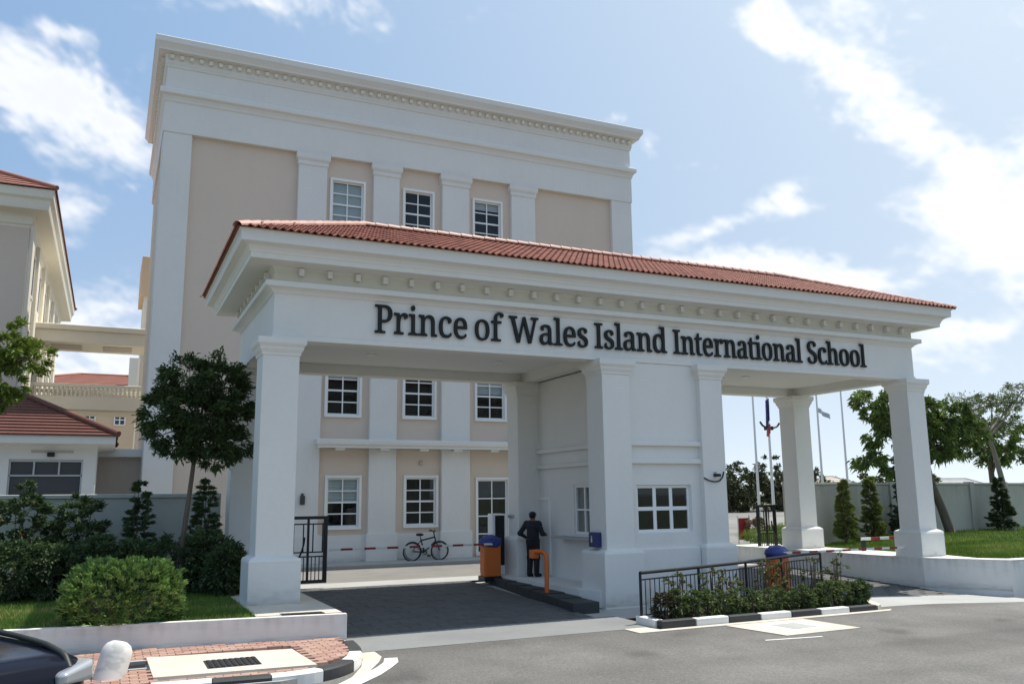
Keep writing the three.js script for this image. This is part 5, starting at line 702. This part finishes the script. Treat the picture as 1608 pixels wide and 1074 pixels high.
// bicycles leaning by the plinth
function bicycle(label, x, z, lean, fmat) {
  const b = thing('bicycle', label, 'bicycle', [x, 0.23, z]); b.rotation.x = lean; const y0 = 0.23, R = 0.26, wb = 0.86;
  const P = (px, py, pz = 0) => [x + px, y0 + py, z + pz];
  for (const s of [-1, 1]) { const w = sub(b, 'wheel', ...P(s * wb / 2, R)); part(w, 'tyre', new THREE.TorusGeometry(R, 0.022, 8, 36).translate(...P(s * wb / 2, R)), M.black); part(w, 'rim', new THREE.TorusGeometry(R - 0.026, 0.009, 6, 36).translate(...P(s * wb / 2, R)), M.steel); const sp = []; for (let i = 0; i < 14; i++) { const a = i / 14 * 6.283; sp.push(bar(P(s * wb / 2, R), P(s * wb / 2 + Math.cos(a) * (R - 0.03), R + Math.sin(a) * (R - 0.03)), 0.0025, 0.0025, 4)); } sp.push(bar(P(s * wb / 2, R, -0.04), P(s * wb / 2, R, 0.04), 0.018)); part(w, 'spokes', merge(sp), M.steel); }
  const bb = [-0.06, 0.23], st = [-0.17, 0.62], hd = [0.27, 0.66], hb = [0.30, 0.54], re = [-wb / 2, R], fr = [wb / 2, R], j = (a, c, r) => bar(P(...a), P(...c), r);
  part(b, 'frame', [j(bb, st, 0.017), j(bb, hb, 0.018), j([-0.15, 0.57], hd, 0.016), j(bb, re, 0.012), j([-0.16, 0.58], re, 0.011), j([0.265, 0.68], hb, 0.02)], fmat); part(b, 'fork', [j(hb, fr, 0.014)], fmat);
  part(b, 'saddle', [bar(P(...st), P(-0.19, 0.72), 0.012), new THREE.SphereGeometry(0.1, 14, 8).scale(1.25, 0.35, 0.6).translate(...P(-0.2, 0.74))], M.black);
  part(b, 'handlebar', [bar(P(0.265, 0.66), P(0.235, 0.82), 0.013), tube([P(0.19, 0.86, -0.26), P(0.24, 0.84, -0.14), P(0.25, 0.82, 0), P(0.24, 0.84, 0.14), P(0.19, 0.86, 0.26)], 0.012, 6, 16)], M.black);
  part(b, 'crank', [new THREE.TorusGeometry(0.07, 0.008, 6, 20).translate(...P(...bb, 0.03)), bar(P(...bb, 0.04), P(0.06, 0.13, 0.05), 0.008), bar(P(...bb, -0.04), P(-0.18, 0.33, -0.05), 0.008), box(x + 0.02, x + 0.12, y0 + 0.11, y0 + 0.135, z + 0.04, z + 0.1, 0.004), box(x - 0.23, x - 0.13, y0 + 0.32, y0 + 0.345, z - 0.1, z - 0.04, 0.004)], M.black);
  return b;
}
bicycle('dark bicycle parked on the walkway nearer the road', 6.42, -10.38, 0.06, M.black); bicycle('dark bicycle parked behind another against the plinth wall', 6.56, -10.68, -0.12, std({ color: new THREE.Color(0.05, 0.06, 0.08), roughness: 0.4 }));
// ------------------------------------------------------------------ the guard
function field(bones, lo, hi, cell, k) {
  const ext = Math.max(hi[0] - lo[0], hi[1] - lo[1], hi[2] - lo[2]), n = Math.ceil(ext / cell) + 4, c = [0, 1, 2].map((i) => (lo[i] + hi[i]) / 2), half = n * cell / 2, mc = new MarchingCubes(n, new THREE.MeshStandardMaterial(), false, false, 200000); mc.isolation = 0;
  const B = bones.map(([a, b, ra, rb]) => ({ a, d: [b[0] - a[0], b[1] - a[1], b[2] - a[2]], ra, rb, l: Math.max(1e-9, (b[0] - a[0]) ** 2 + (b[1] - a[1]) ** 2 + (b[2] - a[2]) ** 2) }));
  for (let z = 0; z < n; z++) for (let y = 0; y < n; y++) for (let x = 0; x < n; x++) {
    const px = c[0] + (x - n / 2) / (n / 2) * half, py = c[1] + (y - n / 2) / (n / 2) * half, pz = c[2] + (z - n / 2) / (n / 2) * half; let D = 1e3;
    for (const q of B) { const ex = px - q.a[0], ey = py - q.a[1], ez = pz - q.a[2], t = Math.min(1, Math.max(0, (ex * q.d[0] + ey * q.d[1] + ez * q.d[2]) / q.l)), dx = ex - q.d[0] * t, dy = ey - q.d[1] * t, dz = ez - q.d[2] * t, d = Math.sqrt(dx * dx + dy * dy + dz * dz) - (q.ra + (q.rb - q.ra) * t); if (D > 900) D = d; else { const h = Math.max(k - Math.abs(D - d), 0) / k; D = Math.min(D, d) - h * h * k / 4; } }
    mc.field[x + y * n + z * n * n] = -D;
  }
  mc.update(); const g = new THREE.BufferGeometry(), p = new Float32Array(mc.positionArray.subarray(0, mc.count * 3)), m = new Float32Array(mc.normalArray.subarray(0, mc.count * 3)); for (let i = 0; i < p.length; i += 3) for (let j = 0; j < 3; j++) p[i + j] = c[j] + p[i + j] * half;
  g.setAttribute('position', new THREE.BufferAttribute(p, 3)); g.setAttribute('normal', new THREE.BufferAttribute(m, 3)); return clean(g);
}
{
  const per = thing('person', 'person in dark uniform and cap standing at the booth side with bent arm', 'person', [6.44, 0.30, -3.25]); per.rotation.y = 2.2;
  const body = [[[0, 0.92, 0], [0, 1.10, 0.005], 0.158, 0.150], [[0, 1.10, 0.005], [0, 1.30, -0.01], 0.150, 0.165], [[-0.16, 1.38, -0.01], [0.16, 1.38, -0.01], 0.085, 0.085], [[0, 1.38, -0.01], [0, 1.49, 0.01], 0.062, 0.052],
    [[0.085, 0.92, 0], [0.10, 0.50, 0.02], 0.112, 0.082], [[0.10, 0.50, 0.02], [0.105, 0.10, -0.02], 0.082, 0.068], [[0.105, 0.06, -0.05], [0.125, 0.045, 0.15], 0.045, 0.04], [[-0.085, 0.92, 0], [-0.09, 0.50, 0.03], 0.112, 0.082], [[-0.09, 0.50, 0.03], [-0.10, 0.10, 0.0], 0.082, 0.068], [[-0.10, 0.06, -0.03], [-0.12, 0.045, 0.17], 0.045, 0.04],
    [[0.19, 1.375, -0.01], [0.33, 1.13, -0.12], 0.074, 0.058], [[0.33, 1.13, -0.12], [0.245, 1.015, 0.06], 0.056, 0.038], [[-0.19, 1.375, -0.01], [-0.27, 1.12, 0.04], 0.074, 0.058], [[-0.27, 1.12, 0.04], [-0.20, 1.08, 0.27], 0.056, 0.038]];
  const head = [[[0, 1.585, -0.012], [0, 1.60, 0.0], 0.088, 0.086], [[0, 1.55, 0.02], [0, 1.525, 0.05], 0.066, 0.046], [[0, 1.575, 0.088], [0, 1.553, 0.104], 0.010, 0.014], [[-0.03, 1.522, 0.083], [0.03, 1.522, 0.083], 0.008, 0.008], [[0.084, 1.585, -0.008], [0.088, 1.56, -0.004], 0.016, 0.012], [[-0.084, 1.585, -0.008], [-0.088, 1.56, -0.004], 0.016, 0.012], [[0.032, 1.592, 0.076], [0.034, 1.592, 0.076], 0.014, 0.014], [[-0.032, 1.592, 0.076], [-0.034, 1.592, 0.076], 0.014, 0.014], [[0, 1.48, 0.008], [0, 1.54, 0.005], 0.052, 0.05]];
  const hand = (w, f, s) => { // wrist, forward, thumb side
    const F = new THREE.Vector3(...f).normalize(), T = new THREE.Vector3(...s); T.addScaledVector(F, -T.dot(F)).normalize(); const N = new THREE.Vector3().crossVectors(F, T), at = (a, b, c) => [w[0] + F.x * a + T.x * b + N.x * c, w[1] + F.y * a + T.y * b + N.y * c, w[2] + F.z * a + T.z * b + N.z * c], o = [[at(0, 0, 0), at(0.03, 0, 0), 0.027, 0.026]];
    for (let i = 0; i < 4; i++) { const b = 0.030 - i * 0.020, l = [0.068, 0.076, 0.070, 0.055][i]; o.push([at(0.02, b * 0.7, 0), at(0.088, b, 0), 0.016, 0.0115], [at(0.088, b, 0), at(0.088 + l * 0.45, b, 0.010), 0.0095, 0.0085], [at(0.088 + l * 0.45, b, 0.010), at(0.088 + l * 0.85, b, 0.032), 0.0085, 0.007]); }
    o.push([at(0.02, 0.022, 0.004), at(0.055, 0.052, 0.014), 0.014, 0.011], [at(0.055, 0.052, 0.014), at(0.088, 0.06, 0.026), 0.010, 0.008]); return o;
  };
  const paint = (g, fn) => { const p = g.attributes.position, c = new Float32Array(p.count * 3); for (let i = 0; i < p.count; i++) c.set(fn(p.getX(i), p.getY(i), p.getZ(i)), i * 3); g.setAttribute('color', new THREE.BufferAttribute(c, 3)); return g; };
  const shirt = [0.016, 0.018, 0.026], trou = [0.010, 0.010, 0.012], shoe = [0.006, 0.006, 0.006], skin = [0.22, 0.115, 0.07], hair = [0.008, 0.006, 0.005];
  const g1 = paint(field(body, [-0.4, 0, -0.25], [0.48, 1.5, 0.35], 0.012, 0.05), (x, y) => y < 0.095 ? shoe : y < 0.96 && Math.abs(x) < 0.2 ? trou : y > 1.455 ? skin : shirt);
  const g2 = paint(field(head, [-0.11, 1.42, -0.12], [0.11, 1.70, 0.12], 0.004, 0.018), (x, y, z) => (y > 1.60 && z < 0.06) || (z < -0.03 && y > 1.53) ? hair : skin);
  const g3 = paint(field(hand([0.24, 1.015, 0.06], [-0.5, -0.35, 0.5], [0.2, 0.8, 0.5]), [0.08, 0.86, 0.0], [0.30, 1.08, 0.20], 0.003, 0.008), () => skin), g4 = paint(field(hand([-0.20, 1.08, 0.27], [0.15, 0.0, 1], [0.3, 0.9, 0]), [-0.30, 0.98, 0.2], [-0.08, 1.2, 0.46], 0.003, 0.008), () => skin);
  const sc = 1 / S, fin = (g) => { g.scale(sc, sc, sc); return g; }, put = (n, g, m) => { const k = shade(new THREE.Mesh(fin(g), m)); k.name = n; per.add(k); };
  put('body', merge([g1, g2, g3, g4]), std({ vertexColors: true, roughness: 0.85 }));
  const cap = merge([clean(new THREE.SphereGeometry(0.1, 24, 10, 0, Math.PI * 2, 0, Math.PI / 2).scale(1, 0.85, 1.08).translate(0, 1.615, -0.004)), clean(new THREE.CylinderGeometry(0.085, 0.092, 0.012, 24, 1, false, -0.9, 1.8).scale(1, 1, 1.5).translate(0, 1.618, 0.03))]); put('cap', cap, M.dark);
  put('belt', clean(new THREE.TorusGeometry(0.163, 0.012, 8, 30).rotateX(Math.PI / 2).scale(1, 1.3, 1).translate(0, 0.985, 0.002)), M.black);
}
// ------------------------------------------------------------------ the car at the lower left
{
  const car = thing('car', 'dark navy car with clear headlight cropped at the lower left corner', 'car', [-4.19, 0, 5.02]); car.rotation.y = Math.atan2(0.6, 0.8); car.scale.setScalar(1.15);
  const paint = new THREE.MeshPhysicalMaterial({ color: new THREE.Color(0.004, 0.0055, 0.014), roughness: 0.14, metalness: 0, specularIntensity: 0.42 });
  const add = (n, g, m, par = car) => { const k = shade(new THREE.Mesh(Array.isArray(g) ? merge(g) : clean(g), m)); k.name = n; par.add(k); return k; };
  // sections along the car: [z, half width, sill y, shoulder y, crown y]
  const sec = [[-1.95, 0.60, 0.30, 0.60, 0.66], [-1.85, 0.68, 0.22, 0.74, 0.80], [-1.4, 0.73, 0.18, 0.80, 0.86], [-0.6, 0.74, 0.16, 0.80, 0.86], [0.4, 0.74, 0.16, 0.79, 0.85], [0.75, 0.74, 0.16, 0.775, 0.835], [1.2, 0.735, 0.18, 0.755, 0.815], [1.55, 0.725, 0.20, 0.735, 0.79], [1.78, 0.705, 0.22, 0.705, 0.76], [1.89, 0.66, 0.23, 0.665, 0.71], [1.94, 0.59, 0.25, 0.60, 0.63], [1.96, 0.50, 0.28, 0.52, 0.54]];
  const ring = ([z, w, s, h, c]) => { const o = []; for (const [fx, fy] of [[-0.86, 0], [-0.97, 0.25], [-1, 0.62], [-0.985, 0.88], [-0.94, 1]]) o.push([w * fx, s + (h - s) * fy, z]); for (const [fx, f] of [[-0.84, 0.55], [-0.6, 0.86], [-0.3, 0.97], [0, 1], [0.3, 0.97], [0.6, 0.86], [0.84, 0.55]]) o.push([w * fx, h + (c - h) * f, z]); for (const [fx, fy] of [[0.94, 1], [0.985, 0.88], [1, 0.62], [0.97, 0.25], [0.86, 0]]) o.push([w * fx, s + (h - s) * fy, z]); return o; };
  const fineSec = []; for (let i = 0; i + 1 < sec.length; i++) for (let k = 0; k < 4; k++) fineSec.push(sec[i].map((v, j) => { const p0 = sec[Math.max(0, i - 1)][j], p1 = sec[i][j], p2 = sec[i + 1][j], p3 = sec[Math.min(sec.length - 1, i + 2)][j], t = k / 4; return j === 0 ? p1 + (p2 - p1) * t : 0.5 * (2 * p1 + (p2 - p0) * t + (2 * p0 - 5 * p1 + 4 * p2 - p3) * t * t + (3 * p1 - p0 - 3 * p2 + p3) * t * t * t); })); fineSec.push(sec[sec.length - 1]);
  const rings = fineSec.map(ring), pos = [], idx = [], m = rings[0].length; rings.forEach((r) => r.forEach((p) => pos.push(...p))); for (let i = 0; i + 1 < rings.length; i++) for (let j = 0; j < m; j++) { const a = i * m + j, b = i * m + (j + 1) % m, c = a + m, d = b + m; idx.push(a, c, b, b, c, d); } for (let j = 1; j + 1 < m; j++) { idx.push(0, j, j + 1); const o = (rings.length - 1) * m; idx.push(o, o + j + 1, o + j); }
  const bg = new THREE.BufferGeometry(); bg.setAttribute('position', new THREE.Float32BufferAttribute(pos, 3)); bg.setIndex(idx); bg.computeVertexNormals(); add('body', bg, paint);
  const gh = [[-1.5, 0.60, 0.84, 0.60, 0.86], [-1.05, 0.64, 0.84, 0.52, 1.19], [-0.3, 0.66, 0.84, 0.53, 1.24], [-0.1, 0.66, 0.83, 0.52, 1.20], [0.36, 0.66, 0.82, 0.62, 0.85]].map(([z, w, y, w2, y2]) => [[-w, y, z], [-w2, y2 - 0.02, z], [-w2 * 0.8, y2, z], [w2 * 0.8, y2, z], [w2, y2 - 0.02, z], [w, y, z]]); const q = []; for (let i = 0; i + 1 < gh.length; i++) for (let j = 0; j < 5; j++) q.push([gh[i][j], gh[i][j + 1], gh[i + 1][j + 1], gh[i + 1][j]]);
  const roofQ = [], glassQ = []; q.forEach((f, i) => { const row = Math.floor(i / 5), j = i % 5; (j >= 1 && j <= 3 && row > 0 && row < 3 ? roofQ : glassQ).push(f); });
  add('window', quads(glassQ), new THREE.MeshPhysicalMaterial({ color: new THREE.Color(0.012, 0.014, 0.015), roughness: 0.05, clearcoat: 1 })); add('roof', quads(roofQ), paint);
  const seam = (pts, r = 0.006) => add('seam', tube(pts, r, 5, 20), M.black); seam([[-0.66, 0.79, 0.8], [-0.64, 0.765, 1.2], [-0.58, 0.735, 1.55], [-0.4, 0.71, 1.78]]); seam([[0.66, 0.79, 0.8], [0.64, 0.765, 1.2], [0.58, 0.735, 1.55], [0.4, 0.71, 1.78]]);
  const olive = std({ color: new THREE.Color(0.026, 0.028, 0.021), roughness: 0.55 }); add('trim', tube([[0.60, 0.852, 0.4], [0.60, 0.842, 0.8], [0.59, 0.82, 1.2], [0.575, 0.79, 1.55], [0.55, 0.74, 1.80], [0.53, 0.66, 1.9]], 0.022, 8, 30), olive); add('trim', tube([[-0.60, 0.852, 0.4], [-0.60, 0.842, 0.8], [-0.59, 0.82, 1.2], [-0.575, 0.797, 1.55], [-0.54, 0.765, 1.8]], 0.03, 8, 30), olive);
  add('cowl', box(-0.64, 0.64, 0.80, 0.857, 0.33, 0.46, 0.02), M.black);
  for (const s of [-1, 1]) {
    const hl = new RoundedBoxGeometry(0.30, 0.15, 0.26, 4, 0.045), hp = hl.attributes.position; for (let q = 0; q < hp.count; q++) { const hx = hp.getX(q) * s, hy = hp.getY(q); hp.setXYZ(q, s * (hx * 1.1 + 0.565), 0.63 + hy * (0.55 + 1.5 * (hx + 0.15)) + 0.09 * (hx - 0.1), 1.865 + hp.getZ(q) - 0.9 * Math.max(0, hx + 0.02) ** 1.3); } hl.computeVertexNormals(); const k = add('headlight', hl, new THREE.MeshPhysicalMaterial({ color: new THREE.Color(0.42, 0.43, 0.44), roughness: 0.22, metalness: 0.35, clearcoat: 1, clearcoatRoughness: 0.05 })); add('reflector', new THREE.SphereGeometry(0.055, 16, 10).translate(s * 0.52, 0.60, 1.895), M.steel, k); add('indicator', new THREE.SphereGeometry(0.04, 12, 8).translate(s * 0.66, 0.62, 1.80), M.steel, k);
    const wm = add('mirror', new THREE.SphereGeometry(0.085, 16, 10).scale(1.2, 0.75, 0.7).translate(s * 0.83, 0.90, -0.06), paint); add('stalk', bar([s * 0.7, 0.84, -0.06], [s * 0.8, 0.88, -0.06], 0.02), M.black, wm);
    for (const z of [1.18, -1.22]) { const w = add('wheel', new THREE.TorusGeometry(0.20, 0.075, 12, 32).rotateY(Math.PI / 2).translate(s * 0.67, 0.27, z), M.black); add('rim', new THREE.CylinderGeometry(0.17, 0.17, 0.1, 24).rotateZ(Math.PI / 2).translate(s * 0.69, 0.27, z), M.steel, w); }
  }
  add('grille', box(-0.3, 0.3, 0.36, 0.5, 1.90, 1.945, 0.02), M.black); add('bumper', box(-0.5, 0.5, 0.2, 0.3, 1.80, 1.93, 0.04), M.black); add('number_plate', box(-0.2, 0.2, 0.27, 0.36, 1.94, 1.955, 0.004), M.black);
}
for (const o of scene.children) if (!o.isLight && o !== sun.target) { o.position.multiplyScalar(S); o.scale.multiplyScalar(S); }
renderer.render(scene, camera);
